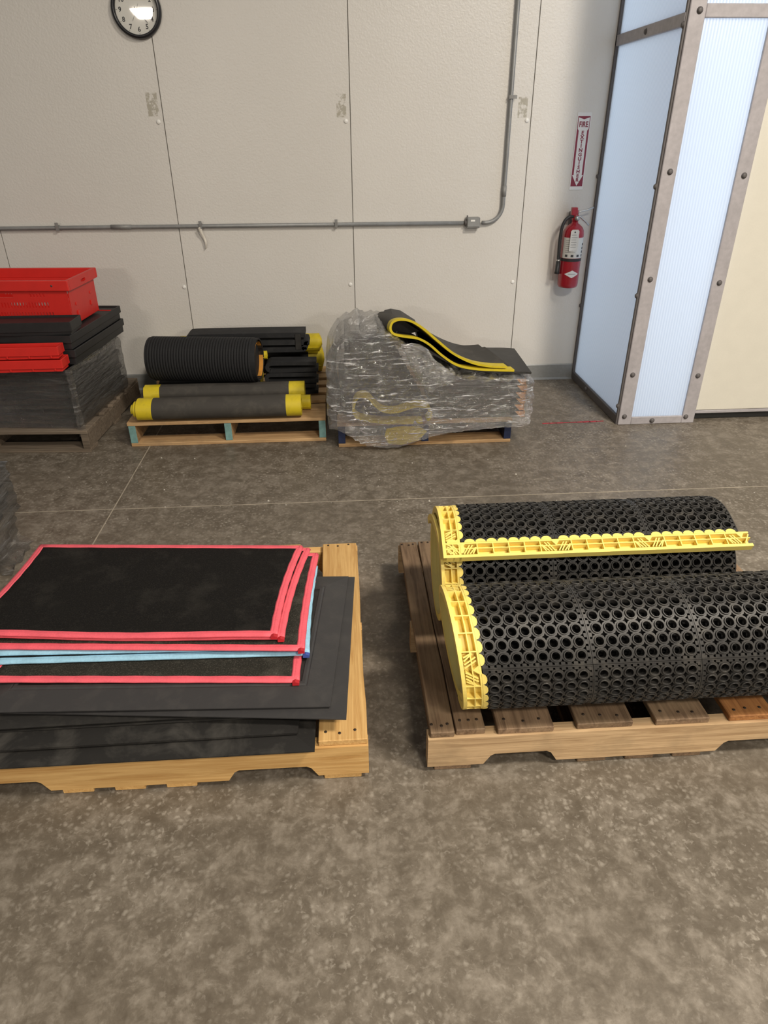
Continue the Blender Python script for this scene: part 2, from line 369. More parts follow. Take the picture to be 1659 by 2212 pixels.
for (x, z, wd, ht) in ((-1.012, 1.655, .062, .115), (.047, 1.646, .055, .115), (1.098, 1.633, .055, .105)):
    V, F = grid(2, 2, lambda i, j: (x-wd/2+i*wd-wb_c.x, WY-.0008-wb_c.y, z-ht/2+j*ht-wb_c.z))
    part('adhesive_residue', V, F, M['residue'], wb)
bb = prism('baseboard_back', [(WY, 0), (WY, .105), (WY-.004, .105), (WY-.007, .099), (WY-.007, .012), (WY-.022, 0)], 'x', -6.3, 1.595, M['trim'])
tag(bb, 'grey metal flashing along the foot of the white wall', 'baseboard', kind='structure')

# ---- translucent vestibule: side window (plane x = 1.60), front window (plane y = 3.66), door
VX, VY = 1.60, 3.66
w1 = empty('window_1', (VX, (VY+WY)/2, 0), 'translucent polycarbonate side screen running out from the white wall', 'window', kind='structure')
L1 = lambda x, y, z: (x-VX, y-(VY+WY)/2, z)
box('pane', L1(VX+.010, VY+.02, .03), L1(VX+.018, WY-.005, 1.955), M['poly'], w1)
box('pane', L1(VX+.010, VY+.02, 1.965), L1(VX+.018, WY-.005, 3.2), M['poly'], w1)
box('bottom_rail', L1(VX-.004, VY+.004, 0), L1(VX+.03, WY-.002, .052), M['dark_alu'], w1, .003)
box('cross_rail', L1(VX-.006, VY+.004, 1.925), L1(VX+.03, WY-.002, 1.978), M['alu'], w1, .003)
box('wall_channel', L1(VX-.006, WY-.020, 0), L1(VX+.03, WY-.001, 3.2), M['dark_alu'], w1, .002)
box('corner_gasket', L1(VX-.004, VY+.003, .0), L1(VX+.012, VY+.018, 3.2), M['dark_alu'], w1, .002)
bolt_me = lathe('bolt', [(.0145, 0), (.0145, .0025), (.0105, .0035), (.0105, .008), (.006, .010), (.002, .010)], M['dark_alu'], None, 14).data
bpy.data.objects.remove(bpy.data.objects['bolt'])
def bolt(parent, loc, rot): return mobj('bolt', bolt_me, None, parent, loc, rot)
for (y, z) in ((3.668, .112), (3.668, .737), (3.668, 1.268), (3.668, 1.93), (4.10, 1.95), (4.21, .03), (4.522, 1.27), (4.522, .5)):
    bolt(w1, L1(VX-.005, y, z), (0, R(-90), 0))
w2 = empty('window_2', (VX+.23, VY, 0), 'narrow translucent polycarbonate front screen in a grey bolted frame', 'window', kind='structure')
L2 = lambda x, y, z: (x-VX-.23, y-VY, z)
box('pane', L2(VX+.05, VY+.006, .03), L2(2.02, VY+.013, 1.955), M['poly'], w2)
box('pane', L2(VX+.05, VY+.006, 1.99), L2(2.02, VY+.013, 3.2), M['poly'], w2)
box('frame_post', L2(1.606, VY-.008, 0), L2(1.682, VY+.006, 3.2), M['alu'], w2, .003)
box('frame_post', L2(1.988, VY-.008, 0), L2(2.062, VY+.006, 3.2), M['alu'], w2, .003)
box('bottom_rail', L2(1.682, VY-.007, 0), L2(1.988, VY+.006, .046), M['alu'], w2, .003)
box('cross_rail', L2(1.682, VY-.007, 1.955), L2(1.988, VY+.006, 2.008), M['alu'], w2, .003)
for (x, z) in ((1.642, .303), (1.645, .824), (1.648, 1.335), (1.652, 1.982), (2.026, .288), (2.028, .80), (2.03, 1.315), (2.03, 1.85), (1.637, .052), (1.808, .022), (2.008, .04)):
    bolt(w2, L2(x, VY-.008, z), (R(90), 0, 0))
d1 = empty('door_1', (2.75, 3.76, 0), 'cream insulated sliding door standing beside the translucent screen', 'door', kind='structure')
L3 = lambda x, y, z: (x-2.75, y-3.76, z)
box('door_panel', L3(2.068, 3.70, .058), L3(3.5, 3.80, 3.2), M['cream'], d1, .006, 2)
box('bottom_rail', L3(2.068, 3.696, .040), L3(3.5, 3.79, .057), M['alu'], d1, .002)
box('bottom_seal', L3(2.070, 3.712, .002), L3(3.5, 3.78, .040), M['black_gap'], d1, .002)
wr = box('wall_daylight_block', (3.5, 3.70, 0), (6.2, 3.82, 4.8), M['cream']); tag(wr, 'unseen cream wall added past the sliding door to block stray daylight', 'wall', kind='structure')  # unseen, added to keep doorway daylight from leaking into the hall
tb = box('daylight_block_cap', (1.585, 3.65, 3.2), (3.5, 4.53, 3.26), M['alu']); tag(tb, 'unseen flat grey cap added over the translucent vestibule to block daylight', 'trim', kind='structure')  # unseen lid added to block daylight above the vestibule

# ------------------------------------------------------------------ things on the wall
# conduit
cd = empty('electrical_conduit', (0, WY, 0), 'galvanised conduit running along the white wall and bending upward', 'conduit')
cy = -.020
tube('pipe_run', [(-6, cy, 1.024), (-3, cy, 1.024), (-.9, cy, 1.021), (.78, cy, 1.019)], .0115, M['conduit'], cd, 12)
arc = [(.895, cy, 1.019), (.92, cy, 1.019)]+[(.92+.10*math.sin(a*R(9)), cy, 1.119-.10*math.cos(a*R(9))) for a in range(1, 11)]+[(1.021, cy, 1.4), (1.0225, cy, 3.2)]
tube('pipe_bend', arc, .0115, M['conduit'], cd, 12)
tube('coupling', [(-1.36, cy, 1.0225), (-1.24, cy, 1.022)], .0135, M['conduit_body'], cd, 12)
tube('coupling', [(1.0205, cy, 1.165), (1.021, cy, 1.225)], .0135, M['conduit_body'], cd, 12)
jb = mobj('junction_box', box_mesh(.082, .046, .062, .006, 2), M['conduit_body'], cd, (.838, -.024, 1.021))
box('cover_plate', (-.037, -.027, -.022), (.037, -.022, .029), M['conduit'], jb, .002)
box('sticker', (-.018, -.0285, .008), (.008, -.0272, .018), M['white_pl'], jb)
tube('set_screw', [(-.036, 0, .030), (-.036, 0, .042)], .004, M['dark_alu'], jb, 8)
tube('hub', [(-.052, .003, -.001), (-.038, .003, -.001)], .019, M['dark_alu'], jb, 12)
def strap(loc, vert):
    rt = (0, R(90), 0) if vert else (0, 0, 0)
    o = prism('strap', [(-.0145, -.014), (-.008, -.0145), (.0145, -.004), (.0145, .006), (.008, .0145), (-.010, .0145), (-.0145, .03), (-.019, .03), (-.019, .014)], 'x', -.009, .009, M['conduit_body'], cd, loc)
    o.rotation_euler = rt; return o
for x, z in ((-1.672, 1.0225), (-.826, 1.021), (-.007, 1.020), (-2.6, 1.024)): strap((x, cy, z), False)
strap((1.0215, cy, 1.684), True); strap((1.022, cy, 2.3), True)
# loose tape under the conduit strap
tp = spline([(-.832, WY-.036, 1.016), (-.826, WY-.030, .985), (-.815, WY-.022, .955), (-.806, WY-.026, .925), (-.812, WY-.018, .893)], 5)
V, F = grid(len(tp), 2, lambda i, j: (tp[i].x+(j-.5)*(.020-.014*i/len(tp)), tp[i].y+(j-.5)*.006, tp[i].z+(j-.5)*.004))
o = part('tape_strip', V, F, M['tape'], None, True); md = o.modifiers.new('th', 'SOLIDIFY'); md.thickness = .0012
tag(o, 'torn pale tape strip dangling from the conduit', 'tape')
# clock
ck = empty('wall_clock', (-1.020, WY, 2.086), 'round white wall clock with black rim above the conduit', 'clock')
lathe('rim', [(.126, 0), (.130, .008), (.130, .022), (.125, .032), (.117, .036), (.111, .033), (.1095, .012), (.1095, .0)], M['clock_rim'], ck, 56, rot=(R(90), 0, 0))
face = lathe('face', [(.110, .010), (.110, .013)], M['clock_face'], ck, 56, rot=(R(90), 0, 0), smooth=False)
for k in range(1, 13):
    a = R(90-30*k); text('numeral', str(k), .031, M['ink'], face, (.086*math.cos(a), .086*math.sin(a), .0136), (0, 0, 0), extrude=.0003, bold=.0006)
for k in range(60):
    if k % 5: continue
    a = R(90-6*k); mobj('minute_mark', box_mesh(.006, .0016, .0004), M['ink'], face, (.1045*math.cos(a), .1045*math.sin(a), .0134), (0, 0, a))
def hand(name, deg, ln, tail, wd, z):
    prism(name, [(-wd, -tail), (wd, -tail), (wd, ln*.8), (0, ln), (-wd, ln*.8)], 'z', z, z+.0012, M['greyink'], face, rot=(0, 0, -R(deg)))
hand('hour_hand', 101, .056, .012, .0032, .0150); hand('minute_hand', 139, .082, .016, .0026, .0168); hand('second_hand', 28, .03, .055, .0008, .0186)
lathe('hub', [(.005, .0146), (.005, .0202)], M['greyink'], face, 12)
def m_glass():
    t = NT('clock_glass'); tr = t.n('ShaderNodeBsdfTransparent'); gl = t.n('ShaderNodeBsdfGlossy'); gl.inputs['Roughness'].default_value = .03
    mx = t.n('ShaderNodeMixShader'); mx.inputs[0].default_value = .07; t.l(tr.outputs[0], mx.inputs[1]); t.l(gl.outputs[0], mx.inputs[2]); return t.done(mx)
M['glass'] = m_glass()
lathe('glass', [(.110, .0265), (.085, .0268), (.05, .027), (.02, .0271), (.002, .0271)], M['glass'], ck, 48, rot=(R(90), 0, 0))
# fire extinguisher sign
sg = empty('fire_extinguisher_sign', (1.469, WY, 1.4015), 'white and maroon sign reading FIRE EXTINGUISHER with downward arrow', 'sign')
box('sign_plate', (-.042, -.0025, -.206), (.042, -.0002, .206), M['signwhite'], sg, .001)
def flat(name, poly, y, mat): return prism(name, poly, 'y', y, y-.0006, mat, sg)
flat('maroon_field', [(-.0365, -.186), (.0365, -.186), (.0365, .186), (-.0365, .186)], -.0026, M['maroon'])
flat('white_arrow', [(-.0325, .180), (0, .170), (.0325, .180), (.0325, .124), (.0325, .121), (.025, .112), (.025, -.124), (.0335, -.124), (0, -.183), (-.0335, -.124), (-.025, -.124), (-.025, .112), (-.0325, .121)], -.0033, M['signwhite'])
text('lettering', 'FIRE', .040, M['maroon'], sg, (0, -.0042, .143), (R(90), 0, 0), extrude=.0003, sx=.74, bold=.0012)
for k, ch in enumerate('EXTINGUISHER'):
    text('lettering', ch, .0265, M['maroon'], sg, (0, -.0042, .100-k*.0228), (R(90), 0, 0), extrude=.0003, sx=1.1, bold=.0011)
# fire extinguisher
fe = empty('fire_extinguisher', (1.462, WY-.082, .636), 'red fire extinguisher with black hose hung beside the translucent screen', 'fire extinguisher')
lathe('cylinder', [(.050, 0), (.058, .004), (.0625, .014), (.0635, .03), (.0635, .315), (.060, .338), (.049, .358), (.032, .373), (.020, .380), (.018, .395)], M['ext_red'], fe, 36)
def wrap_patch(name, poly_fn, n, r, mat, z0, z1, a0, a1):
    V, F = grid(n, 2, lambda i, j: (r*math.sin(a0+(a1-a0)*i/(n-1)), -r*math.cos(a0+(a1-a0)*i/(n-1)), (z0, z1)[j])); return part(name, V, F, mat, fe, True)
lb = wrap_patch('label', None, 22, .0641, M['label'], .182, .302, R(-72), R(72))
for row, zz in enumerate((.190, .212, .234, .256)):
    for cc in range(4):
        if row and cc < 3: continue
        a = R(-52+cc*33); a2 = a+R(15)
        V, F = grid(3, 2, lambda i, j: (.0645*math.sin(a+(a2-a)*i/2), -.0645*math.cos(a+(a2-a)*i/2), zz+j*.014)); part('pictogram', V, F, M['ink'], lb)
for k in range(7):
    V, F = grid(6, 2, lambda i, j: (.0646*math.sin(R(-55+12*i)), -.0646*math.cos(R(-55+12*i)), .216+k*.0115+j*.0022)); part('print_line', V, F, M['greyink'], lb)
wrap_patch('strap_band', None, 22, .0652, M['hose'], .163, .180, R(-120), R(120))
V, F = grid(15, 2, lambda i, j: (.0646*math.sin(R(-42+6*i)), -.0646*math.cos(R(-42+6*i)), .088+(j*2-1)*(.0225*(1-abs(i-7)/7)+.0003)))
dm = part('diamond_badge', V, F, M['signwhite'], fe, True)
V, F = grid(6, 2, lambda i, j: (.0652*math.sin(R(-22+8.8*i)), -.0652*math.cos(R(-22+8.8*i)), .0868+j*.003)); part('badge_print', V, F, M['greyink'], dm)
lathe('valve', [(.019, .392), (.021, .398), (.021, .425), (.015, .43), (.015, .45), (.010, .455)], M['ext_red'], fe, 18)
box('valve_top', (-.030, -.016, .425), (.006, .016, .470), M['ext_red'], fe, .004, 2)
tube('gauge', [(.003, -.018, .410), (.003, -.034, .410)], .014, M['chrome'], fe, 16)
tube('carry_handle', [(.0, 0, .425), (.03, 0, .415), (.07, -.002, .385), (.09, -.002, .367)], .0055, M['chrome'], fe, 8)
tube('squeeze_lever', [(-.01, 0, .445), (.03, 0, .447), (.07, -.002, .455), (.105, -.002, .468)], .0055, M['chrome'], fe, 8)
tube('safety_pin', [(.012, -.02, .436), (.012, .022, .436)], .003, M['chrome'], fe, 6)
hp = spline([(-.012, -.006, .418), (-.040, -.012, .418), (-.068, -.014, .395), (-.083, -.014, .345), (-.0855, -.012, .27), (-.082, -.010, .20), (-.080, -.010, .165)], 6)
hs = tube('hose', hp, .0095, M['hose'], fe, 10)
tube('hose_clip', [(-.080, -.010, .170), (-.0795, -.010, .158)], .0115, M['chrome'], hs, 10)
tube('nozzle', [(-.0795, -.010, .160), (-.080, -.010, .10), (-.081, -.010, .085)], [.0125, .014, .017], M['hose'], hs, 12)
tg = prism('inspection_tag', [(-.026, -.06), (.026, -.06), (.026, .052), (.018, .062), (-.018, .062), (-.026, .052)], 'y', 0, -.001, M['label'], fe, (-.012, -.0665, .288))
tube('tag_hole', [(0, -.0009, .047), (0, -.0018, .047)], .005, M['ink'], tg, 10)
for k in range(6): box('print_line', (-.019, -.0017, .03-k*.014), (.010+.009*hsh(k), -.0011, .0325-k*.014), M['greyink'], tg)
box('wall_bracket', (-.016, .05, .36), (.016, .081, .44), M['dark_alu'], fe, .002)

# ------------------------------------------------------------------ pallets
nail_me = lathe('nail', [(.0042, 0), (.0042, .0012), (.002, .0016)], M['nail'], None, 8).data; bpy.data.objects.remove(bpy.data.objects['nail'])
def board(name, parent, lo, hi, mat, along='x', bev=.002, rough=0):
    c = Vector([(a+b)/2 for a, b in zip(lo, hi)]); s = [b-a for a, b in zip(lo, hi)]
    if along == 'y': s = [s[1], s[0], s[2]]
    bm = bmesh.new(); bmesh.ops.create_cube(bm, size=1)
    bmesh.ops.subdivide_edges(bm, edges=[e for e in bm.edges if abs((e.verts[0].co-e.verts[1].co).x) > .5], cuts=7)
    bmesh.ops.scale(bm, vec=s, verts=bm.verts)
    if rough:
        for v in bm.verts:
            v.co.y += (hsh(v.co.x, c.x, c.y)-.5)*rough; 
    bmesh.ops.bevel(bm, geom=[e for e in bm.edges if len(e.link_faces) == 2 and e.calc_face_angle(0) > .5], offset=bev, segments=1, affect='EDGES')
    me = bpy.data.meshes.new(name); bm.to_mesh(me); bm.free()
    return mobj(name, me, mat, parent, c, (0, 0, R(90)) if along == 'y' else None)
def nails(bd, xs, ys, top):
    for x in xs:
        for y in ys: mobj('nail', nail_me, None, bd, (x, y, top))
H, TB = .14, .019
def stringer(parent, x0, x1, y0, y1, mat, notch=((.125, .29), (.655, .85)), z0=TB, z1=H-TB):
    w = x1-x0
    p = [(x0, z0)]
    if notch:
        for a, b_ in notch:
            n0 = x0+w*a; n1 = x0+w*b_
            p += [(n0, z0), (n0+.018, z0+.030), (n0+.03, z0+.037), (n1-.03, z0+.037), (n1-.018, z0+.030), (n1, z0)]
    p += [(x1, z0), (x1, z1), (x0, z1)]
    cx, cyy, cz = (x0+x1)/2, (y0+y1)/2, (z0+z1)/2
    return prism('stringer', [(a-cx, b-cz) for a, b in p], 'y', y0-cyy, y1-cyy, mat, parent, (cx, cyy, cz))
def pallet_notched(name, loc, label, L, D, deck, matd, mats, matb, mats_list=None, rotz=0, nail=True, notch=((.125, .29), (.655, .85))):
    """stringers along x with fork notches in front, deck boards along y. origin at the front-left floor corner"""
    p = empty(name, loc, label, 'pallet', 'wooden pallets on the floor', rotz)
    for y in (0, D/2-.019, D-.038): stringer(p, 0, L, y, y+.038, mats, notch)
    for i, (a, b) in enumerate(deck):
        b_ = board('deck_board', p, (a, .006+hsh(i)*.006, H-TB), (b, D-.004-hsh(i, 3)*.006, H), (mats_list or {}).get(i, matd), 'y', .002, .004)
        if nail:
            wv = b-a
            for yy in (-D/2+.030, D/2-.030):
                for q in (-.3, .0, .3): mobj('nail', nail_me, None, b_, (yy+hsh(i, q)*.012, q*wv+hsh(q, i)*.01, TB/2))
    for (a, b) in ((.02, .12), (L*.34, L*.34+.08), (L*.45, L*.45+.08), (L*.56, L*.56+.08), (L-.12, L-.02)):
        board('bottom_board', p, (a, .004, 0), (b, D-.004, TB), matb, 'y', .002)
    return p
def pallet_end(name, loc, label, W, D, matd, mats, endmat, nb=7, rotz=0, hh=H):
    """stringer ends facing front: stringers along y, deck boards along x"""
    p = empty(name, loc, label, 'pallet', 'wooden pallets on the floor', rotz)
    for x in (0, W/2-.019, W-.038):
        s = box('stringer', (x, .004, TB), (x+.038, D-.004, hh-TB), mats, p, .002)
        sx = s; box('painted_end', (-.0188, -D/2+.0025, -(hh-2*TB)/2+.001), (.0188, -D/2+.0105, (hh-2*TB)/2-.001), endmat, sx, .001)
    wb_ = .125; 
    for i in range(nb):
        y = i*(D-.10)/(nb-1); ww = .135 if i in (0, nb-1) else .085
        y = min(y, D-ww)
        board('deck_board', p, (-.004+hsh(i)*.006, y, hh-TB), (W+.004-hsh(i, 2)*.006, y+ww, hh), matd, 'x', .002, .003)
    for i in range(3):
        y = (0, D/2-.05, D-.11)[i]; board('bottom_board', p, (0, y, 0), (W, y+.11, TB), matd, 'x', .002)
    return p
# front right: weathered pallet under the perforated rolls
PRX, PRY = .190, 1.258
pr = pallet_notched('pallet', (PRX, PRY, 0), 'weathered brown pallet under the two perforated rubber mat rolls', 1.22, .965,
   [(.006, .070), (.074, .152), (.186, .337), (.400, .552), (.614, .762), (.818, .945), (.97, 1.07), (1.10, 1.214)],
   M['weathered'], M['weathered_str'], M['weathered'], {5: M['orangewood']})
# front left: fresh pine pallet under the mats
PLX, PLY = -1.190, 1.250
pl = pallet_notched('pallet', (PLX, PLY, 0), 'fresh yellow pine pallet under the stack of pink bound mats', 1.222, .985,
   [(.002, .128), (.18, .27), (.33, .42), (.48, .57), (.63, .72), (.775, .865), (.905, 1.005), (1.092, 1.220)], M['pine'], M['pine'], M['pine'], notch=((.125, .319), (.696, .89)))
# back row
p2 = pallet_end('pallet', (-1.180, 3.548, 0), 'tan pallet with teal painted stringer ends under rolled yellow-edged mats', 1.075, .945, M['pine2'], M['pine2'], M['teal'])
p3 = pallet_end('pallet', (-.036, 3.453, 0), 'tan pallet with navy painted blocks under the plastic-wrapped pile', .955, 1.00, M['pine2'], M['navy'], M['navy'])
p1 = pallet_end('pallet', (-2.445, 3.545, 0), 'grey weathered pallet under the wrapped black trays', 1.065, .90, M['greywood'], M['greywood'], M['greywood'], rotz=R(-3), hh=.125)
p6 = pallet_end('pallet', (-2.66, 1.60, 0), 'old pallet under the wrapped grey sheets beside the pink bound mats', 1.235, .955, M['greywood'], M['greywood'], M['greywood'])

# ------------------------------------------------------------------ front left: mats
def bilin(c, u, v):   # c = FL, FR, BR, BL
    a = Vector(c[0]).lerp(Vector(c[1]), u); b = Vector(c[3]).lerp(Vector(c[2]), u); return a.lerp(b, v)
def bound_mat(name, c, z, label, bmat, endmat, cmat, bend=.02, sag=lambda u, v: 0, group=None, t=.007, bw=.013, bt=.0095):
    """thin carpet with tape binding round its four edges. c: four floor-plan corners FL, FR, BR, BL"""
    cc = sum((Vector(p) for p in c), Vector((0, 0)))/4
    root = empty(name, (cc.x, cc.y, z), label, 'mat', group)
    def P(u, v, dz=0):
        p = bilin(c, u, v)-cc
        p = p+Vector((bend*(4*v*(1-v))*(-.5 if u > .5 else .5)*abs(2*u-1), 0)); return Vector((p.x, p.y, sag(u, v)+dz))
    nu, nv = 26, 14
    V = [P(i/(nu-1), j/(nv-1), t+.0015) for i in range(nu) for j in range(nv)]+[P(i/(nu-1), j/(nv-1), .001) for i in range(nu) for j in range(nv)]
    F = []; n = nu*nv
    for i in range(nu-1):
        for j in range(nv-1):
            a = i*nv+j; F += [(a, a+nv, a+nv+1, a+1), (n+a, n+a+1, n+a+nv+1, n+a+nv)]
    for i in range(nu-1):
        for j in (0, nv-1): a = i*nv+j; F.append((a, a+nv, n+a+nv, n+a))
    for j in range(nv-1):
        for i in (0, nu-1): a = i*nv+j; F.append((a, a+1, n+a+1, n+a))
    part('carpet', V, F, cmat, root, True)
    prof = [(-bw, 0), (-bw, bt*.92), (-bw*.55, bt*1.12), (-bw*.5, bt*1.02), (-bw*.3, bt*1.15), (0, bt*1.1), (bw*.55, bt*.85), (bw*.75, bt*.5), (bw*.55, bt*.12), (0, 0)]
    for side in range(4):
        N = 26
        def q(k):
            s = -.004+1.008*k/(N-1)
            return {0: (s, 0), 1: (1, s), 2: (1-s, 1), 3: (0, 1-s)}[side]
        V = []; F = []; m = len(prof)
        for k in range(N):
            u, v = q(k); u2, v2 = q(min(k+1, N-1)); u1, v1 = q(max(k-1, 0))
            d = (P(u2, v2)-P(u1, v1)); d.z = 0; d.normalize(); o_ = Vector((d.y, -d.x, 0)); p = P(u, v)
            wob = 1+.06*math.sin(k*1.7+side)
            for a, b in prof: V.append(p+o_*a*wob+Vector((0, 0, b)))
        for k in range(N-1):
            for a in range(m): F.append((k*m+a, k*m+(a+1) % m, (k+1)*m+(a+1) % m, (k+1)*m+a))
        F += [tuple(range(m)), tuple(range((N-1)*m, N*m))]
        part('binding', V, F, bmat, root, True)
    for (u, v) in ((1, 0), (0, 0)):
        p = P(u, v); sgn = 1 if u else -1
        prism('binding_end', [(-.008, 0), (.010, 0), (.011, bt*.8), (0, bt*1.25), (-.008, bt*.9)], 'y', -.004, .008, endmat, root, p+Vector((sgn*-.001, -.011, .0)))
    return root
ZM = .2185
gm = 'thin bound carpet mats stacked on the pine pallet'
def sagA(u, v): return -.010*max(0, 1-v*2.2)*math.sin(math.pi*min(1, u*1.05))**2+.004*math.sin(u*7+1)*max(0, 1-v*3)
bound_mat('floor_mat', [(-.995, 1.457), (-.156, 1.397), (-.122, 1.86), (-.96, 1.93)], ZM, 'charcoal speckled mat with pink binding directly under the light blue bound mats', M['pink'], M['pinkend'], M['greycarpet'], .014, lambda u, v: .004*math.sin(u*5)*0, gm)
bound_mat('floor_mat', [(-1.005, 1.517), (-.131, 1.494), (-.116, 1.93), (-.97, 1.97)], ZM+.0105, 'black mat with light blue binding, lower of the two', M['sky'], M['royal'], M['blackcarpet'], .012, lambda u, v: 0, gm)
bound_mat('floor_mat', [(-1.01, 1.542), (-.151, 1.508), (-.124, 1.955), (-.98, 1.99)], ZM+.021, 'black mat with light blue binding, upper of the two', M['sky'], M['royal'], M['blackcarpet'], .010, lambda u, v: .0, gm)
bound_mat('floor_mat', [(-1.035, 1.557), (-.143, 1.486), (-.112, 1.968), (-1.01, 2.035)], ZM+.0315, 'speckled black mat with pink binding jutting out lowest of the three above the blue ones', M['pink'], M['pinkend'], M['greycarpet'], .012, lambda u, v: .002, gm)
bound_mat('floor_mat', [(-1.085, 1.592), (-.200, 1.520), (-.140, 1.980), (-1.04, 2.045)], ZM+.045, 'black mat with pink binding, second from the top of the stack', M['pink'], M['pinkend'], M['blackcarpet'], .022, lambda u, v: sagA(u, v)*.5+.003, gm)
bound_mat('floor_mat', [(-1.105, 1.588), (-.218, 1.518), (-.164, 1.978), (-1.052, 2.05)], ZM+.056, 'black mat with pink binding lying topmost on the stack', M['pink'], M['pinkend'], M['blackcarpet'], .024, lambda u, v: sagA(u, v)*.5+.004, gm)

def bevel_mat(name, c, z, label, border, bmat, cmat, h=.012, lip=.003, sag=lambda u, v: 0, inset_drop=.003, group=None):
    cc = sum((Vector(p) for p in c), Vector((0, 0)))/4; root = empty(name, (cc.x, cc.y, z), label, 'mat', group)
    Wd = (Vector(c[1])-Vector(c[0])).length; Dp = (Vector(c[2])-Vector(c[1])).length
    bu, bv = border/Wd, border/Dp
    N = 18
    def ring(m, dz):
        u0, v0, r = bu*m, bv*m, []
        cor = [(u0, v0), (1-u0, v0), (1-u0, 1-v0), (u0, 1-v0)]
        for k in range(4):
            a, b = cor[k], cor[(k+1) % 4]
            for i in range(N):
                u = a[0]+(b[0]-a[0])*i/N; v = a[1]+(b[1]-a[1])*i/N; p = bilin(c, u, v)-cc
                r.append(Vector((p.x, p.y, dz+sag(u, v))))
        return r
    rings = [ring(0, 0), ring(0, lip), ring(.04, lip+.0004), ring(.80, h*.86), ring(.84, h*.86-.001), ring(.90, h), ring(1, h), ring(1, h-inset_drop-.003)]
    V = [p for r in rings for p in r]; F = []; n = 4*N
    for i in range(len(rings)-1):
        for k in range(n): F.append((i*n+k, i*n+(k+1) % n, (i+1)*n+(k+1) % n, (i+1)*n+k))
    part('bevelled_border', V, F, bmat, root)
    def Q(i, j, dz):
        u = bu+(1-2*bu)*i/11; v = bv+(1-2*bv)*j/7; p = bilin(c, u, v)-cc; return Vector((p.x, p.y, dz+sag(u, v)))
    V = [Q(i, j, h-inset_drop) for i in range(12) for j in range(8)]+[Q(i, j, .0) for i in range(12) for j in range(8)]; F = []
    for i in range(11):
        for j in range(7): a = i*8+j; F += [(a, a+8, a+9, a+1), (96+a, 97+a, 105+a, 104+a)]
    part('centre_panel', V, F, cmat, root, True); return root
gb = 'black rubber mats under the bound carpets'
bevel_mat('rubber_mat', [(-1.12, 1.222), (-.106, 1.222), (-.100, 1.84), (-1.12, 1.86)], .1405, 'black rubber mat with a wide flat lip lying directly on the pine pallet', .085, M['rub2'], M['blackcarpet'], .014, .004, group=gb)
bevel_mat('rubber_mat', [(-1.10, 1.262), (-.150, 1.270), (-.115, 1.86), (-1.10, 1.87)], .1555, 'scuffed dusty black rubber mat second from the bottom of the pile', .075, M['rub2'], M['blackcarpet'], .016, .006, group=gb)
def wavy(u, v): return .006*(1-u)*max(0, 1-2.2*v)+.0006*math.sin(u*4.2)
bevel_mat('rubber_mat', [(-1.09, 1.315), (-.120, 1.318), (-.085, 1.87), (-1.09, 1.90)], .1725, 'thin black rubber mat with a wavy front edge above the scuffed dusty one', .08, M['rub'], M['blackcarpet'], .009, .003, lambda u, v: -wavy(u, v)*.5, group=gb)
bevel_mat('rubber_mat', [(-1.08, 1.312), (-.105, 1.322), (-.070, 1.87), (-1.08, 1.90)], .1825, 'thin black rubber mat curling slightly under the dark sloping-edged mats', .08, M['rub'], M['blackcarpet'], .009, .003, lambda u, v: -wavy(u, v)*.2, group=gb)
bevel_mat('rubber_mat', [(-.98, 1.365), (-.023, 1.275), (.016, 1.915), (-.94, 1.99)], .193, 'grey-black mat with sloping edges turned slightly so its corner sticks out', .105, M['rubgrey'], M['rub'], .0100, .003, lambda u, v: -.0006*max(0, 1-v*4)*u, group=gb)
bevel_mat('rubber_mat', [(-1.0, 1.355), (-.064, 1.311), (-.005, 1.905), (-.96, 1.96)], .2035, 'black mat with sloping edges right under the pink and blue bound carpets', .085, M['rubgrey'], M['rub'], .0135, .003, group=gb)

# ------------------------------------------------------------------ front right: perforated mat rolls
class Path2:
    """arc-length path in the (y, z) plane with outward normals"""
    def __init__(s, pts):
        s.p = [Vector(q) for q in pts]; s.s = [0]
        for a, b in zip(s.p[:-1], s.p[1:]): s.s.append(s.s[-1]+(b-a).length)
        s.L = s.s[-1]
        s.nrm = []
        for i in range(len(s.p)):
            d = s.p[min(i+1, len(s.p)-1)]-s.p[max(i-1, 0)]; d.normalize(); s.nrm.append(Vector((-d.y, d.x)))
    def at(s, t):
        import bisect
        if t <= 0:
            d = (s.p[1]-s.p[0]).normalized(); return s.p[0]+d*t, s.nrm[0]
        i = min(bisect.bisect_right(s.s, t)-1, len(s.p)-2); f = (t-s.s[i])/(s.s[i+1]-s.s[i])
        return s.p[i].lerp(s.p[i+1], f), s.nrm[i].lerp(s.nrm[i+1], f).normalized()
class UV:
    """collects quads given in (u along the path, v along x, w outward)"""
    def __init__(s): s.V = []; s.F = []
    def slab(s, u0, u1, v0, v1, w0, w1, step=.012, skew=0):
        n = max(1, math.ceil(abs(u1-u0)/step)); b = len(s.V)
        for i in range(n+1):
            u = u0+(u1-u0)*i/n
            for v, ww in ((v0, w0), (v1, w0), (v1, w1), (v0, w1)): s.V.append((u, v+skew*(u-u0), ww))
        for i in range(n):
            for k in range(4): a = b+i*4; s.F.append((a+k, a+(k+1) % 4, a+4+(k+1) % 4, a+4+k))
        s.F += [(b, b+1, b+2, b+3), (b+n*4, b+n*4+1, b+n*4+2, b+n*4+3)]
    def poly(s, pts, w0, w1):
        b = len(s.V); n = len(pts); s.V += [(u, v, w0) for u, v in pts]+[(u, v, w1) for u, v in pts]
        s.F += [tuple(b+i for i in range(n)), tuple(b+n+i for i in range(n))]+[(b+i, b+(i+1) % n, b+n+(i+1) % n, b+n+i) for i in range(n)]
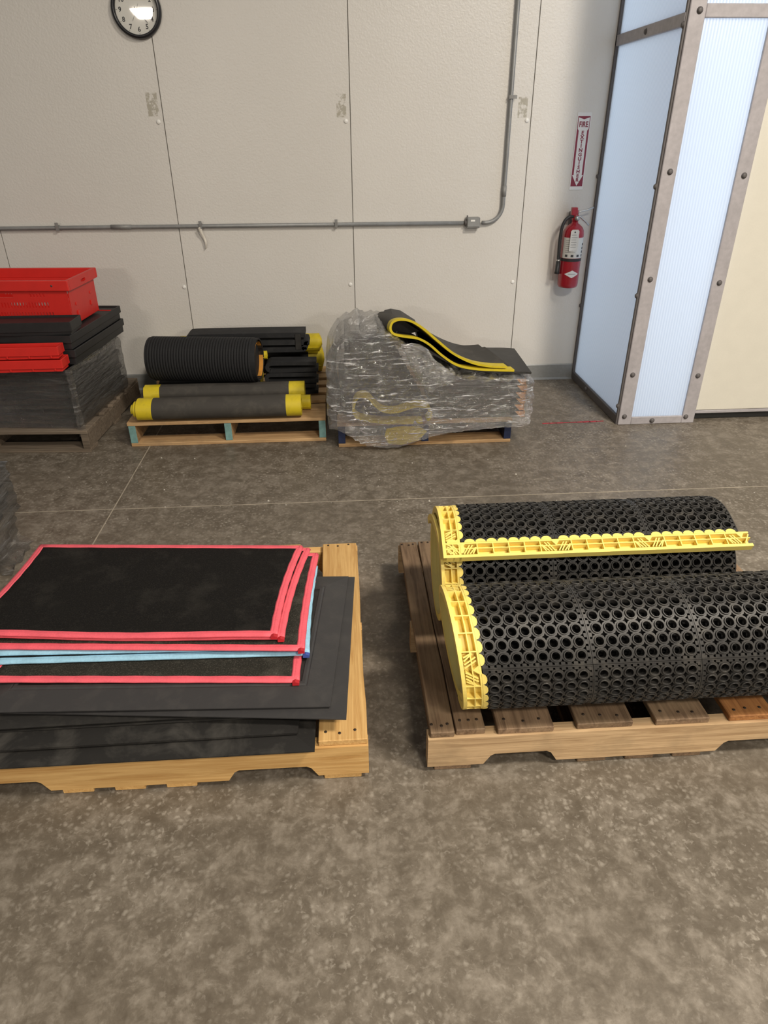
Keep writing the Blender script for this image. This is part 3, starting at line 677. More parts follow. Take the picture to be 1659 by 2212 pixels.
def bar(uv, a, b, wd, w0, w1):
    d = Vector((b[0]-a[0], b[1]-a[1])); n = Vector((-d.y, d.x)).normalized()*wd/2
    uv.poly([(a[0]+n.x, a[1]+n.y), (b[0]+n.x, b[1]+n.y), (b[0]-n.x, b[1]-n.y), (a[0]-n.x, a[1]-n.y)], w0, w1)
T = .275; NC = 8; MG = .0095; PC = (T-2*MG)/NC
SWD = .060          # width of the yellow strip
def strip_uv(uv, s0, s1, seam0):
    """yellow edge strip: v = 0 outer edge .. SWD inner edge, ladder cells and fan blocks at the tile seams"""
    lo, hi = -.018, .0
    uv.slab(s0, s1, 0, .052, lo-.002, lo)              # floor of the recesses
    uv.slab(s0, s1, 0, .0095, lo, hi); uv.slab(s0, s1, .0285, .0315, lo, hi-.0006); uv.slab(s0, s1, .046, .052, lo, hi)
    k = math.floor((s0-seam0)/T)-1
    while seam0+k*T < s1+T:
        sm = seam0+k*T
        fan = .046
        for e in [sm+fan+j*(T-2*fan)/4 for j in range(5)]:
            if s0 < e < s1: uv.slab(e-.0016, e+.0016, .0095, .046, lo, hi-.0004)
        for sg_ in (-1, 1):                            # diagonal bars fanning from the seam
            for j in range(4):
                a = (sm+sg_*(.006+.0085*j), .012); b = (sm+sg_*min(.006+.0085*j+.018, fan-.003), .012+.030 if j < 2 else .034)
                if s0 < min(a[0], b[0]) and max(a[0], b[0]) < s1: bar(uv, a, b, .0036, lo, hi-.0008)
        if s0 < sm-.02 and sm+.02 < s1:
            uv.poly([(sm-.011, .046), (sm+.011, .046), (sm, .030)], lo, hi-.0002)
        uvx = [sm+(j+.5)*PC+MG for j in range(NC)]
        for e in uvx:                                  # scallops over the black rubber
            if s0+.008 < e < s1-.008:
                uv.poly([(e+.0155*math.cos(a), .051+.0125*math.sin(a)) for a in [math.pi*q/7 for q in range(8)]], -.004, .0012)
        k += 1
def cell_block(W0=0, depth=-.0105):
    """one .275 m perforated tile in (u, v, w)"""
    V = []; F = []
    r0, r1 = .0103, .0134; hs = PC/2; ch = PC*.20; NA = 16
    ang = [2*math.pi*k/NA for k in range(NA)]
    def sq(a):
        c, s_ = math.cos(a), math.sin(a); m = max(abs(c), abs(s_)); t1 = hs/m; t2 = (2*hs-ch)/(abs(c)+abs(s_)); t = min(t1, t2); return c*t, s_*t
    SQ = [sq(a) for a in ang]
    for i in range(NC):
        for j in range(NC):
            cu, cv = MG+(i+.5)*PC, MG+(j+.5)*PC; b = len(V)
            for (rr, ww) in ((r0, depth), (r0, .0022), (r0+.0006, .0028), (r1-.0006, .0028), (r1, .0020), (r1, -.001)):
                V += [(cu+rr*math.cos(a), cv+rr*math.sin(a), ww) for a in ang]
            V += [(cu+x, cv+y, -.001) for x, y in SQ]; V += [(cu+x, cv+y, depth) for x, y in SQ]
            for L in range(6):
                for k in range(NA): F.append((b+L*NA+k, b+L*NA+(k+1) % NA, b+(L+1)*NA+(k+1) % NA, b+(L+1)*NA+k))
            for k in range(NA):
                if (k % 4) in (1, 2): F.append((b+6*NA+k, b+6*NA+(k+1) % NA, b+7*NA+(k+1) % NA, b+7*NA+k))
    # rim of the tile: two rows of small studs and holes
    u = UV(); e = .0006
    for (a0, a1, b0, b1) in ((e, T-e, e, .0036), (e, T-e, T-.0036, T-e), (e, .0036, .0022, T-.0022), (T-.0036, T-e, .0022, T-.0022)):
        u.slab(a0, a1, b0, b1, depth, .0004, .02)
    nh = NC*2
    for k in range(nh+1):
        q = MG+(k-.0)*PC/2
        for (c0, c1) in ((.0022, MG+.001), (T-MG-.001, T-.0022)):
            u.slab(max(.0022, q-.0052), min(T-.0022, q+.0052), c0, c1, depth, -.0004, .02)
            if .003 < q < T-.003: u.slab(c0, c1, q-.0052, q+.0052, depth, -.0004, .02)
    n = len(V); V += u.V; F += [tuple(n+i for i in f) for f in u.F]
    return V, F
CELL = cell_block()
def put(path, V, xoff, s_off=0, w_off=0, drift=lambda s: 0):
    out = []
    for (u, v, ww) in V:
        p, nn = path.at(u+s_off); q = p+nn*(ww+w_off); out.append((v+xoff+drift(u+s_off), q.x, q.y))
    return out
def spiral_pts(yc, zc, r0, pitch, a0, turns, squash=1.0, ecc=0, step=R(4)):
    """from angle a0 (measured from +y towards +z), winding inwards; direction: over the top towards the back is negative"""
    pts = []; n = int(turns*2*math.pi/step)
    for i in range(n+1):
        a = a0-i*step; r = r0-pitch*(i*step)/(2*math.pi)
        pts.append((yc+r*math.cos(a), zc+r*math.sin(a)*squash))
    return pts
def perf_roll(name, label, pts, x0, ncol, nrow, s_tile0, drift, drift_in, inner_from, flap=False, strip_from=0, x_end_extra=0):
    path = Path2(pts)
    base = min(p[1] for p in pts); yc = sum(p[0] for p in pts)/len(pts)
    root = empty(name, (0, 0, 0), label, 'mat roll', 'perforated rubber mat rolls on the weathered pallet')
    ox = Vector((x0+.4, yc, base)); root.location = ox
    sub = lambda V: [(a-ox.x, b-ox.y, c-ox.z) for a, b, c in V]
    for i in range(nrow):
        me = mesh('mat_tile', sub(put(path, CELL[0], x0+SWD-.006, s_tile0+i*T, 0, drift)), CELL[1])
        for j in range(ncol):
            o = mobj('mat_tile', me, M['perf'], root, (j*T, 0, 0))
    s_end = s_tile0+nrow*T
    # side strip on the outer turn(s)
    uv = UV(); strip_uv(uv, strip_from, s_end, s_tile0); part('edge_strip', sub(put(path, uv.V, x0, 0, 0, drift)), uv.F, M['yellow'], root)
    if flap:
        uv = UV(); strip_uv(uv, 0, ncol*T+SWD+.02, SWD-.006)
        V = [(v, u, ww) for (u, v, ww) in uv.V]
        part('edge_strip', sub(put(path, V, x0, 0, .0005, drift)), uv.F, M['yellow'], root)
    # the turns hidden inside: plain backing sheet with pale side edging
    n = len(path.p); xr = x0+SWD+ncol*T+x_end_extra
    def sheet(nm, s0, s1, xa, xb, wo, th, mat, dr):
        N = max(3, int((s1-s0)/.012)); V = []; F = []
        for i in range(N+1):
            s_ = s0+(s1-s0)*i/N; p, nn = path.at(s_); d = dr(s_)
            for xx, ww in ((xa, wo), (xb, wo), (xb, wo-th), (xa, wo-th)):
                q = p+nn*ww; V.append((xx+d-ox.x, q.x-ox.y, q.y-ox.z))
        for i in range(N):
            for k in range(4): a = i*4; F.append((a+k, a+(k+1) % 4, a+4+(k+1) % 4, a+4+k))
        F += [(0, 1, 2, 3), (N*4, N*4+1, N*4+2, N*4+3)]
        return part(nm, V, F, mat, root, True)
    sheet('inner_wrap', s_end+.001, path.L, x0+SWD-.036, xr, -.0035, .007, M['perf_shade'], drift_in)
    sheet('inner_edging', s_end+.001, path.L, x0+.002, x0+SWD-.036, -.0025, .009, M['paleyellow'], drift_in)
    sheet('outer_edging_back', strip_from, s_end, x0, x0+SWD*.85, -.0204, .0012, M['paleyellow'], drift)
    return root, path
# near roll: loose outer turn
rn = .180
n_pts = spiral_pts(1.395, .1415+rn*.985, rn, .005, R(-62), .22, .985)
n_pts = spiral_pts(1.398, .1425+rn*.985, rn-.0115, .010, R(-100)+2*math.pi, 1.02, .985)
last = n_pts[-1]
tail = spiral_pts(1.405, .315, .150, .014, R(-100)+2*math.pi-R(367), 3.6, .98)
n_pts += [tuple(Vector(n_pts[-1]).lerp(Vector(tail[3]), f)) for f in (.4, .8)]+tail[4:]
def drift_n(s): return .022*math.cos(s/1.06*2*math.pi)+.0
perf_roll('perforated_mat_roll', 'large roll of black perforated rubber mat with yellow scalloped end, nearer the notched stringer', n_pts, .262, 4, 4, .01, drift_n, lambda s: .03+.012*max(0, s-1.1), 1.1, strip_from=.0, x_end_extra=-.075)
# far roll: free flap towards the front
fc = (1.770, .1425+.187); rf = .187
st = R(108)
f0 = Vector((fc[0]+(rf-.0)*math.cos(st), fc[1]+rf*math.sin(st)))
tg_ = Vector((-math.sin(st), math.cos(st)))
f_pts = [tuple(f0+tg_*(.118-.118*k/9)+Vector((0, -.006*((1-k/9)**2)))) for k in range(9)]
f_pts += spiral_pts(fc[0], fc[1], rf, .020, st, 1.0, 1.0)
tail = spiral_pts(fc[0]+.004, fc[1]-.004, .164, .015, st-R(362), 3.8, 1.0)
f_pts += tail[3:]
perf_roll('perforated_mat_roll', 'roll of black perforated rubber mat whose yellow edged flap hangs loose over its front', f_pts, .266, 3, 5, SWD-.006, lambda s: .010*math.sin(s*3), lambda s: .020+.010*max(0, s-1.3), 1.4, True, 0, -.03)

# ------------------------------------------------------------------ back row: plain rolls
def sheet_roll(name, label, x0, x1, y, z, r, mat, bmat, bw=.075, th=.009, turns=None, ph=R(200), tl=0, tr=0, group='rolled mats on the pallet with teal ends', rotz=0, squash=1.0, gap=1.12, inner=.018, bmat_r=None):
    root = empty(name, ((x0+x1)/2, y, z-r), label, 'mat roll', group, rotz)
    cx = (x0+x1)/2; pitch = th*gap; turns = turns or max(1.5, (r-inner)/pitch); st_ = R(10); n = int(turns*2*math.pi/st_)
    def strip(nm, sel, mt):
        V = []; F = []
        for i in range(n+1):
            a = ph+i*st_; ro = r-pitch*i*st_/(2*math.pi); ri = ro-th; f = i/n
            xl = x0-tl*f**.8-cx; xr = x1+tr*f**.8-cx
            xa, xb = sel(xl, xr)
            for xx, rr in ((xa, ro), (xb, ro), (xb, ri), (xa, ri)):
                V.append((xx, rr*math.cos(a), r+rr*math.sin(a)*squash))
        for i in range(n):
            for k in range(4): q = i*4; F.append((q+k, q+(k+1) % 4, q+4+(k+1) % 4, q+4+k))
        F += [(0, 1, 2, 3), tuple(n*4+q for q in range(4))]
        return part(nm, V, F, mt, root, False)
    if bmat is None: strip('rolled_sheet', lambda a, b: (a, b), mat)
    else:
        strip('rolled_sheet', lambda a, b: (a+bw, b-bw), mat)
        strip('end_border', lambda a, b: (a, a+bw), bmat); strip('end_border', lambda a, b: (b-bw, b), bmat_r or bmat)
    for o in root.children:
        o.data.polygons.foreach_set('use_smooth', [True]*len(o.data.polygons))
        md = o.modifiers.new('es', 'EDGE_SPLIT'); md.split_angle = R(45)
    return root
sheet_roll('rolled_mat', 'thick grey mat roll with yellow ends along the front of its pallet', -1.105, -.232, 3.572, .2045, .064, M['pebble'], M['yvinyl'], .082, .009, tl=.05, tr=0, gap=1.9, ph=R(60))
sheet_roll('rolled_mat', 'slimmer charcoal mat roll with yellow ends behind the thick grey one', -1.125, -.222, 3.806, .2065, .066, M['pebble'], M['yvinyl'], .088, .008, ph=R(120))
sheet_roll('rolled_mat', 'thin yellow ended mat roll wedged between the two front rolls', -1.06, -.186, 3.688, .1845, .044, M['pebble'], M['yvinyl'], .07, .008)
sheet_roll('rolled_mat', 'big round black ribbed mat roll with hazard striped end', -1.095, -.470, 3.892, .3825, .1235, M['darkmat'], None, .03, .009, ph=R(330), gap=1.15, turns=1.02, rotz=R(-7))
sheet_roll('rolled_mat', 'black mat roll hidden beneath the hazard striped one', -1.08, -.50, 3.975, .1955, .055, M['darkmat'], None, th=.009)
sheet_roll('rolled_mat', 'stout black mat roll under the folded black mat', -1.02, -.50, 4.15, .2505, .110, M['darkmat'], M['yvinyl'], .06, .010)
sheet_roll('rolled_mat', 'yellow ended mat roll resting behind the folded black mat', -1.0, -.142, 4.30, .357, .060, M['darkmat'], M['yvinyl'], .09, .009, tr=.02)
sheet_roll('rolled_mat', 'low yellow ended mat roll against the wall', -1.17, -.135, 4.395, .2305, .090, M['darkmat'], M['yvinyl'], .085, .010, tr=.02)
# ridge ribs around the big roll: parts
bigroot = [o for o in bpy.data.objects if o.type == 'EMPTY' and 'hazard striped end' in o.get('label', '')][0]
rib_me = None
for k in range(38):
    x = -.292+k*.0155
    if rib_me is None:
        o = lathe('rib', [(.1230, -.0062), (.1247, -.0050), (.1247, .0050), (.1230, .0062)], M['darkmat'], bigroot, 40, smooth=True); rib_me = o.data
    else: o = mobj('rib', rib_me, None, bigroot)
    o.location = (x, 0, .1235); o.rotation_euler = (0, R(90), 0)
V, F = grid(41, 5, lambda i, j: (.311-.075*j/4, 0.1032*math.cos(i*math.pi/20), .1235+0.1032*math.sin(i*math.pi/20)))
part('striped_lining', V, F, M['hazard'], bigroot, True)
lathe('shade_plug', [(.1, 0), (.1, .004)], M['perf_shade'], bigroot, 30, (.225, 0, .1235), (0, R(90), 0))  # added dark disc standing in for shade inside the hollow roll
# ribbon helper (a mat seen edge on): profile in (x, z), extruded along y
def ribbon(name, prof, y0, y1, th, label, cat, mat, edge_mat=None, bw=.05, skew=0, group=None, end_mat=None, sub=8, rotz=0, back_edge=False, dz=0, taper=0):
    P = spline([(a, b) for a, b in prof], sub); N = len(P)
    cx = sum(p.x for p in P)/N; zb = min(p.y for p in P); xm = max(p.x for p in P); xn = min(p.x for p in P)
    root = empty(name, (cx, y0, zb), label, cat, group)
    nr = []
    for i in range(N):
        d = P[min(i+1, N-1)]-P[max(i-1, 0)]; d.normalize(); nr.append(Vector((-d.y, d.x)))
    def seg(nm, ya, yb, mt, i0=0, i1=None, lift=0):
        i1 = N-1 if i1 is None else i1; V = []; F = []
        for i in range(i0, i1+1):
            for s_, yy in ((1, ya), (1, yb), (-1, yb), (-1, ya)):
                q = P[i]+nr[i]*(s_*(th/2+lift)); V.append((q.x-cx+skew*(yy-y0), yy-y0, q.y-zb+dz*(yy-y0)*(P[i].x-xm)/(xn-xm)))
        for i in range(i1-i0):
            for k in range(4): a = i*4; F.append((a+k, a+(k+1) % 4, a+4+(k+1) % 4, a+4+k))
        n = (i1-i0)*4; F += [(0, 1, 2, 3), (n, n+1, n+2, n+3)]
        return part(nm, V, F, mt, root, False)
    e = bw if edge_mat else 0
    seg('sheet', y0+e, y1-(e if back_edge else 0), mat)
    if edge_mat:
        seg('front_border', y0, y0+e, edge_mat)
        if back_edge: seg('back_border', y1-e, y1, edge_mat)
    for o in root.children:
        o.data.polygons.foreach_set('use_smooth', [True]*len(o.data.polygons)); md = o.modifiers.new('es', 'EDGE_SPLIT'); md.split_angle = R(50)
    return root
# folded black mats on the pallet with teal ends
fm = ribbon('folded_mat', [(-.215, .462), (-.5, .464), (-.86, .464), (-.900, .454), (-.918, .438), (-.92, .428), (-.90, .420), (-.6, .419), (-.24, .418), (-.214, .406), (-.225, .384), (-.26, .376), (-.6, .376), (-.90, .376)], 4.068, 4.215, .028,
       'black rubber mat folded flat over the yellow ended rolls', 'mat', M['darkmat'], group=None)
box('raised_hem', (.315, -.004, .0), (.352, -.0005, .095), M['rub'], fm, .003)
for k, (z, xa, xb) in enumerate(((.168, -.462, -.150), (.236, -.450, -.146), (.304, -.440, -.143))):
    ribbon('folded_mat', [(xb, z-.012), (xa+.05, z-.014), (xa+.01, z-.010), (xa, z+.008), (xa+.012, z+.026), (xa+.06, z+.030), (xb-.01, z+.026)], 3.93, 4.03, .022,
       'short black folded mat strip, %s of three beside the hazard striped roll' % ('lowest', 'middle', 'highest')[k], 'mat', M['darkmat'], group='short folded mat strips')
sheet_roll('rolled_mat', 'small yellow foam roll tucked beside the hazard striped roll', -.478, -.44, 3.99, .372, .028, M['yvinyl'], None, th=.008)

# ------------------------------------------------------------------ back right: wrapped pile
gp = 'flat mats stacked inside the clear wrap'
for k in range(6):
    z = .157+k*.036; x0 = .49-.008*k; xe = .985-.006*(k % 2)
    rb = ribbon('floor_mat', [(xe, z), (.7, z+.002), (x0+.12, z+.004), (x0+.02, z+.010), (x0, z+.014)] if k % 2 else [(xe, z), (.6, z+.001), (x0, z)], 3.475+.006*(k % 3), 3.94, .030,
        'grey rubber mat with orange striped corner, %s in the wrapped pile' % ('lowest', 'second lowest', 'third lowest', 'third highest', 'second highest', 'topmost')[k], 'mat', M['pebble'], group=gp)
    rl = rb.location
    for ya in (0,):
        mobj('striped_corner', box_mesh(.080, .010, .032, .003), M['hazard_xz'], rb, (xe-.034-rl.x, -.003, z-rl.z))
        mobj('striped_corner', box_mesh(.010, .45, .032, .003), M['hazard'], rb, (xe+.003-rl.x, .226, z-rl.z))
for k in range(9):
    z = .162+k*.041; xa = -.022+.03*hsh(k, 4)+.010*max(0, k-4); xb = .46-.022*k
    ribbon('folded_mat', [(xb, z-.010), (xa+.06, z-.012), (xa+.015, z-.009), (xa, z+.004), (xa+.015, z+.011), (xa+.06, z+.013), (xb-.02-.06*hsh(k, 6), z+.012)], 3.565+.012*hsh(k, 8), 3.93, .0135,
        'charcoal folded mat behind the yellow loops in the wrapped pile, %s' % ('lowest', 'second lowest', 'third lowest', 'fourth lowest', 'middle', 'fourth highest', 'third highest', 'second highest', 'highest')[k], 'mat', M['pebble'], group='folded mats behind the yellow loops')
# humped dark mats at the left
ribbon('folded_mat', [(.46, .42), (.36, .50), (.24, .565), (.12, .590), (.02, .570), (-.035, .50), (-.050, .38), (-.045, .28), (-.03, .20), (-.02, .155)], 3.56, 3.93, .020, 'dark mat humped high inside the clear wrap', 'mat', M['pebble'])
# yellow-bordered mat folded in loops at the front, seen through the wrap
ribbon('folded_mat', [(.445, .160), (.465, .195), (.440, .235), (.37, .240), (.28, .215), (.21, .220), (.165, .255), (.125, .300), (.075, .298), (.052, .25), (.058, .200), (.115, .170), (.25, .154), (.42, .152)], 3.402, 3.55, .012,
       'yellow edged mat folded in loops behind the clear wrap', 'mat', M['pebble'], M['yvinyl'], .085)
V = []; F = []
hp_ = [(.225, .115), (.215, .075), (.235, .030), (.31, .022), (.40, .045), (.445, .095), (.40, .125), (.30, .128)]
o = prism('mat_flap', hp_, 'y', 3.420, 3.411, M['yvinyl']); tag(o, 'yellow mat corner hanging over the pallet edge inside the wrap', 'mat')
# film mound
st_x = [(-.085, .14, .46), (-.07, .125, .53), (-.02, .11, .60), (.06, .07, .640), (.14, .03, .645), (.22, .015, .625), (.30, .02, .585), (.38, .045, .525), (.46, .07, .465), (.56, .09, .425), (.70, .105, .395), (.85, .115, .388), (.96, .115, .382), (1.005, .12, .36), (1.018, .15, .32)]
sx_ = spline([(a, b, c) for a, b, c in st_x], 8)
NP = 72
def film_pt(i, j):
    x, zb, zt = sx_[i]; f = j/(NP-1)
    e = max(.0, min(1, min((x+.085)/.10, (1.018-x)/.06)))**.5
    yf = 3.396+(1-e)*.06; yb = 3.985-(1-e)*.05; h = zt-zb
    # front face up, over the top, down the back
    if f < .42: t = f/.42; y = yf-.012*math.sin(math.pi*t); z = zb+h*(t*.93)
    elif f < .5: t = (f-.42)/.08; y = yf+.05*(1-math.cos(t*math.pi/2)); z = zb+h*(.93+.07*math.sin(t*math.pi/2))
    elif f < .72: t = (f-.5)/.22; y = yf+.05+(yb-yf-.10)*t; z = zt-.015*t
    elif f < .8: t = (f-.72)/.08; y = yb-.05+.05*math.sin(t*math.pi/2); z = zt-.015-h*.06*(1-math.cos(t*math.pi/2))
    else: t = (f-.8)/.2; y = yb; z = (zt-.015-h*.06)*(1-t)+.13*t
    # wrinkles: long diagonal folds plus crumple
    d = x*.9+z*1.6; wr = .0095*math.sin(d*52+3*math.sin(x*9))+.004*math.sin((x*1.7-z)*88+2*math.sin(z*20))+.004*(hsh(i*.37, j*.73)-.5)
    if x < .25: wr *= 1.7
    return (x+wr*.35, y-abs(wr)*.9 if f < .45 else y, z+(wr*.6 if f >= .42 else wr*.15))
V, F = grid(len(sx_), NP, film_pt)
n0 = len(V)
for end in (0, len(sx_)-1):
    ids = [end*NP+j for j in range(NP)]; c = sum((Vector(V[k]) for k in ids), Vector())/NP; V.append(tuple(c)); ci = len(V)-1
    F += [(ids[j], ids[j+1], ci) for j in range(NP-1)]
cx, cy_, cz = .45, 3.42, .02
wrp = part('stretch_wrap', [(a-cx, b-cy_, c-cz) for a, b, c in V], F, M['film'], None, True, (cx, cy_, cz))
tag(wrp, 'crumpled clear stretch wrap over the mat pile on the navy pallet', 'plastic wrap')
lf = [(.300, .585), (.42, .565), (.47, .50), (.545, .44), (.585, .395), (.52, .355), (.445, .33), (.40, .38), (.355, .45), (.325, .52)]
fl_c = Vector((.44, .455)); NR = 10; V = []; F = []
lfs = spline([(a, b) for a, b in lf], 4, True); m = len(lfs)
for k in range(NR+1):
    for i, p in enumerate(lfs):
        q = fl_c.lerp(p, k/NR) if k else fl_c
        V.append((q.x-cx, 3.392-.012*math.sin(q.x*70+q.y*40)*(k/NR)-.014*math.sin((q.x-q.y)*110)-cy_, q.y-cz))
for k in range(NR):
    for i in range(m): F.append((k*m+i, k*m+(i+1) % m, (k+1)*m+(i+1) % m, (k+1)*m+i))
part('loose_flap', V, F, M['film_loose'], wrp, True)
# twisted tail of wrap
tl_ = spline([(.395, 3.41, .190), (.375, 3.395, .165), (.385, 3.395, .14), (.42, 3.395, .135), (.445, 3.40, .15), (.47, 3.40, .13)], 5)
V, F = grid(len(tl_), 2, lambda i, j: (tl_[i].x-cx+(j-.5)*.012, tl_[i].y-cy_+(j-.5)*.010*math.sin(i*.8), tl_[i].z-cz+(j-.5)*.020)); part('twisted_tail', V, F, M['film_loose'], wrp, True)
# mats lying on top of the pile
ribbon('floor_mat', [(1.00, .392), (.93, .398), (.80, .404), (.66, .425), (.56, .462), (.47, .512), (.40, .556)], 3.455, 3.91, .010, 'thin black mat lying under the yellow edged mat on top of the pile', 'mat', M['rub'], skew=.03)
ribbon('folded_mat', [(.865, .430), (.78, .436), (.68, .458), (.58, .508), (.49, .580), (.42, .640), (.36, .678), (.305, .690), (.262, .678), (.250, .645), (.268, .618), (.32, .604), (.39, .592), (.45, .560), (.52, .500), (.60, .448), (.70, .424), (.82, .415), (.905, .411)], 3.448, 3.89, .0115,
       'grey mat with yellow edge looped over on top of the wrapped pile', 'mat', M['pebble'], M['yvinyl'], .055, skew=-.16, sub=6, dz=-.16)
lp_ = [o for o in bpy.data.objects if o.type == 'EMPTY' and 'looped over on top' in o.get('label', '')][0]
prism('loop_shade_plug', [(.44-lp_.location.x-.025, .612-lp_.location.z-.02), (.36-lp_.location.x-.025, .664-lp_.location.z-.02), (.305-lp_.location.x-.025, .676-lp_.location.z-.02), (.270-lp_.location.x-.025, .668-lp_.location.z-.02), (.258-lp_.location.x-.025, .645-lp_.location.z-.02), (.274-lp_.location.x-.025, .627-lp_.location.z-.02), (.32-lp_.location.x-.025, .612-lp_.location.z-.02), (.39-lp_.location.x-.025, .600-lp_.location.z-.02)], 'y', .15, .40, M['rub'], lp_)  # added dark plug closing the loop, stands in for the shade inside it

# ------------------------------------------------------------------ back left: wrapped black trays, red crates
def tray(name, lo, hi, label, mat, rotz=0, group=None, rim=.012, lipz=.018, cat='tray', ribs=0, pivot=None, closed=False):
    c = ((lo[0]+hi[0])/2, (lo[1]+hi[1])/2, lo[2]); sx, sy, sz = [b-a for a, b in zip(lo, hi)]
    if pivot is not None:
        v = Vector(c)-Vector((*pivot, 0)); v.rotate(Matrix.Rotation(rotz, 3, 'Z')); c = tuple(v+Vector((*pivot, 0)))
    root = empty(name, c, label, cat, group, rotz); x, y = sx/2, sy/2; t = .006; i_ = rim
    box('base', (-x+i_, -y+i_, 0), (x-i_, y-i_, .006), mat, root, .001)
    for (a, b) in (((-x+i_, -y+i_), (x-i_, -y+i_+t)), ((-x+i_, y-i_-t), (x-i_, y-i_)), ((-x+i_, -y+i_+t), (-x+i_+t, y-i_-t)), ((x-i_-t, -y+i_+t), (x-i_, y-i_-t))):
        box('side_wall', (*a, .006), (*b, sz-.004), mat, root, .001)
    for (a, b) in (((-x, -y), (x, -y+i_)), ((-x, y-i_), (x, y)), ((-x, -y+i_), (-x+i_, y-i_)), ((x-i_, -y+i_), (x, y-i_))):
        box('rim', (*a, sz-lipz), (*b, sz), mat, root, .002)
    if closed: box('top_panel', (-x+i_, -y+i_, sz-.014), (x-i_, y-i_, sz-.009), mat, root, .001)
    for k in range(ribs):
        xx = -x+.04+(sx-.08)*k/(ribs-1); box('rib', (xx-.004, -y+.001, .004), (xx+.004, -y+i_+.001, sz-lipz), mat, root, .001)
    return root
PV = (-1.415, 3.52)
for k in range(4):
    z = .1255+k*.081
    tray('plastic_tray', (-2.40, 3.525, z), (-1.418-.004*(k % 2), 4.20, z+.0805), 'black plastic tray in the wrapped stack, %s' % ('lowest layer', 'second layer up', 'third layer up', 'top layer')[k], M['black_pl2'], R(-5.5), 'wrapped black trays', .010, .03, pivot=PV, ribs=7)
# film round the tray stack
NPX = 40
def ring_pt(i, j):
    f = i/NPX; z = .10+.350*j/17
    hw, hd = .500, .350
    a = f*4; s_ = int(a) % 4; t = a-int(a)
    x, y = {0: (-hw+2*hw*t, -hd), 1: (hw, -hd+2*hd*t), 2: (hw-2*hw*t, hd), 3: (-hw, hd-2*hd*t)}[s_]
    b = .004*math.sin(z*70+f*9)+.003*math.sin(z*160+f*60)+.0015*(hsh(i, j)-.5)
    k = 1-.03*max(0, (.16-z)/.06)
    if j == 17: k = .97
    return (x*(k+b*.6), y*(k+b*.8), z)
V, F = grid(NPX, 18, ring_pt, True)
v = Vector((-1.908+.0, 3.865, 0))-Vector((*PV, 0)); v.rotate(Matrix.Rotation(R(-5.5), 3, 'Z')); v += Vector((*PV, 0))
wr1 = part('stretch_wrap', V, F, M['film_thin'], None, True, tuple(v), (0, 0, R(-5.5)))
tag(wr1, 'clear stretch wrap tight round the black trays', 'plastic wrap')
# crumpled film down the corner
cl = []
for j in range(26):
    z = .455-.37*j/25; cl.append((z, .009+.008*hsh(j, 5)+.010*(j/25)))
V, F = grid(26, 7, lambda j, i: (((i-3)/3*cl[j][1] if i <= 3 else .004*(i-3)), -.006-.010*hsh(i, j, 3)+(.0 if i <= 3 else (i-3)/3*cl[j][1]), cl[j][0]))
wc = part('corner_crumple', V, F, M['film_crumple'], wr1, True, (.502, -.352, 0))
# black trays on top
tray('plastic_tray', (-2.36, 3.605, .452), (-1.40, 4.30, .530), 'shallow black tray under the red crate, lower of two', M['black_pl2'], R(-5.5), 'black trays under the red crate', .008, .04, pivot=PV, closed=True)
tray('plastic_tray', (-2.37, 3.605, .531), (-1.405, 4.30, .606), 'shallow black tray under the red crate, upper of two', M['black_pl2'], R(-5.5), 'black trays under the red crate', .008, .04, pivot=PV, closed=True)
for k in range(2):
    tray('red_tray', (-2.06, 3.488+.016*k, .4515+.0625*k), (-1.424-.012*k, 3.593, .513+.0625*k), 'shallow red plastic tray lying on the wrapped stack, %s of two' % ('lower', 'upper')[k], M['red_pl'], 0, 'red trays on the wrapped stack', .008, .045, ribs=6)
tray('plastic_tray', (-2.05, 3.615, .6065), (-1.388, 3.785, .672), 'black tray lying on the red trays in front of the red crate', M['black_pl'], 0, None, .006, .05, closed=True)
box('red_edge', (.38, .2515, .01), (.465, .2535, .07), M['red_pl'], bpy.data.objects['plastic_tray.005'] if 'plastic_tray.005' in bpy.data.objects else None)
# red crate
def slotted(name, w, h, slots, mat, parent, loc, rot, th=.005):
    """plate in local x,z with rectangular holes; slots: (x0,x1,z0,z1)"""
    X = sorted({-w/2, w/2, *[s[0] for s in slots], *[s[1] for s in slots]}); Z = sorted({0, h, *[s[2] for s in slots], *[s[3] for s in slots]})
    idx = {}; V = []; F = []
    def vid(i, j, y):
        k = (i, j, y)
        if k not in idx: idx[k] = len(V); V.append((X[i], y, Z[j]))
        return idx[k]
    def hole(i, j):
        if i < 0 or j < 0 or i >= len(X)-1 or j >= len(Z)-1: return True
        cx_, cz_ = (X[i]+X[i+1])/2, (Z[j]+Z[j+1])/2
        return any(s[0] < cx_ < s[1] and s[2] < cz_ < s[3] for s in slots)
    for i in range(len(X)-1):
        for j in range(len(Z)-1):
            if hole(i, j): continue
            F.append((vid(i, j, 0), vid(i+1, j, 0), vid(i+1, j+1, 0), vid(i, j+1, 0))); F.append((vid(i, j, th), vid(i, j+1, th), vid(i+1, j+1, th), vid(i+1, j, th)))
            for (di, dj, a, b) in ((-1, 0, (i, j), (i, j+1)), (1, 0, (i+1, j), (i+1, j+1)), (0, -1, (i, j), (i+1, j)), (0, 1, (i, j+1), (i+1, j+1))):
                if hole(i+di, j+dj): F.append((vid(*a, 0), vid(*b, 0), vid(*b, th), vid(*a, th)))
    return part(name, V, F, mat, parent, False, loc, rot)
rc = empty('red_crate', (-1.715, 4.005, .608), 'bright red slotted plastic crate on top of the black trays', 'crate', rotz=R(-4))
cw, cdp, chh = .60, .38, .238
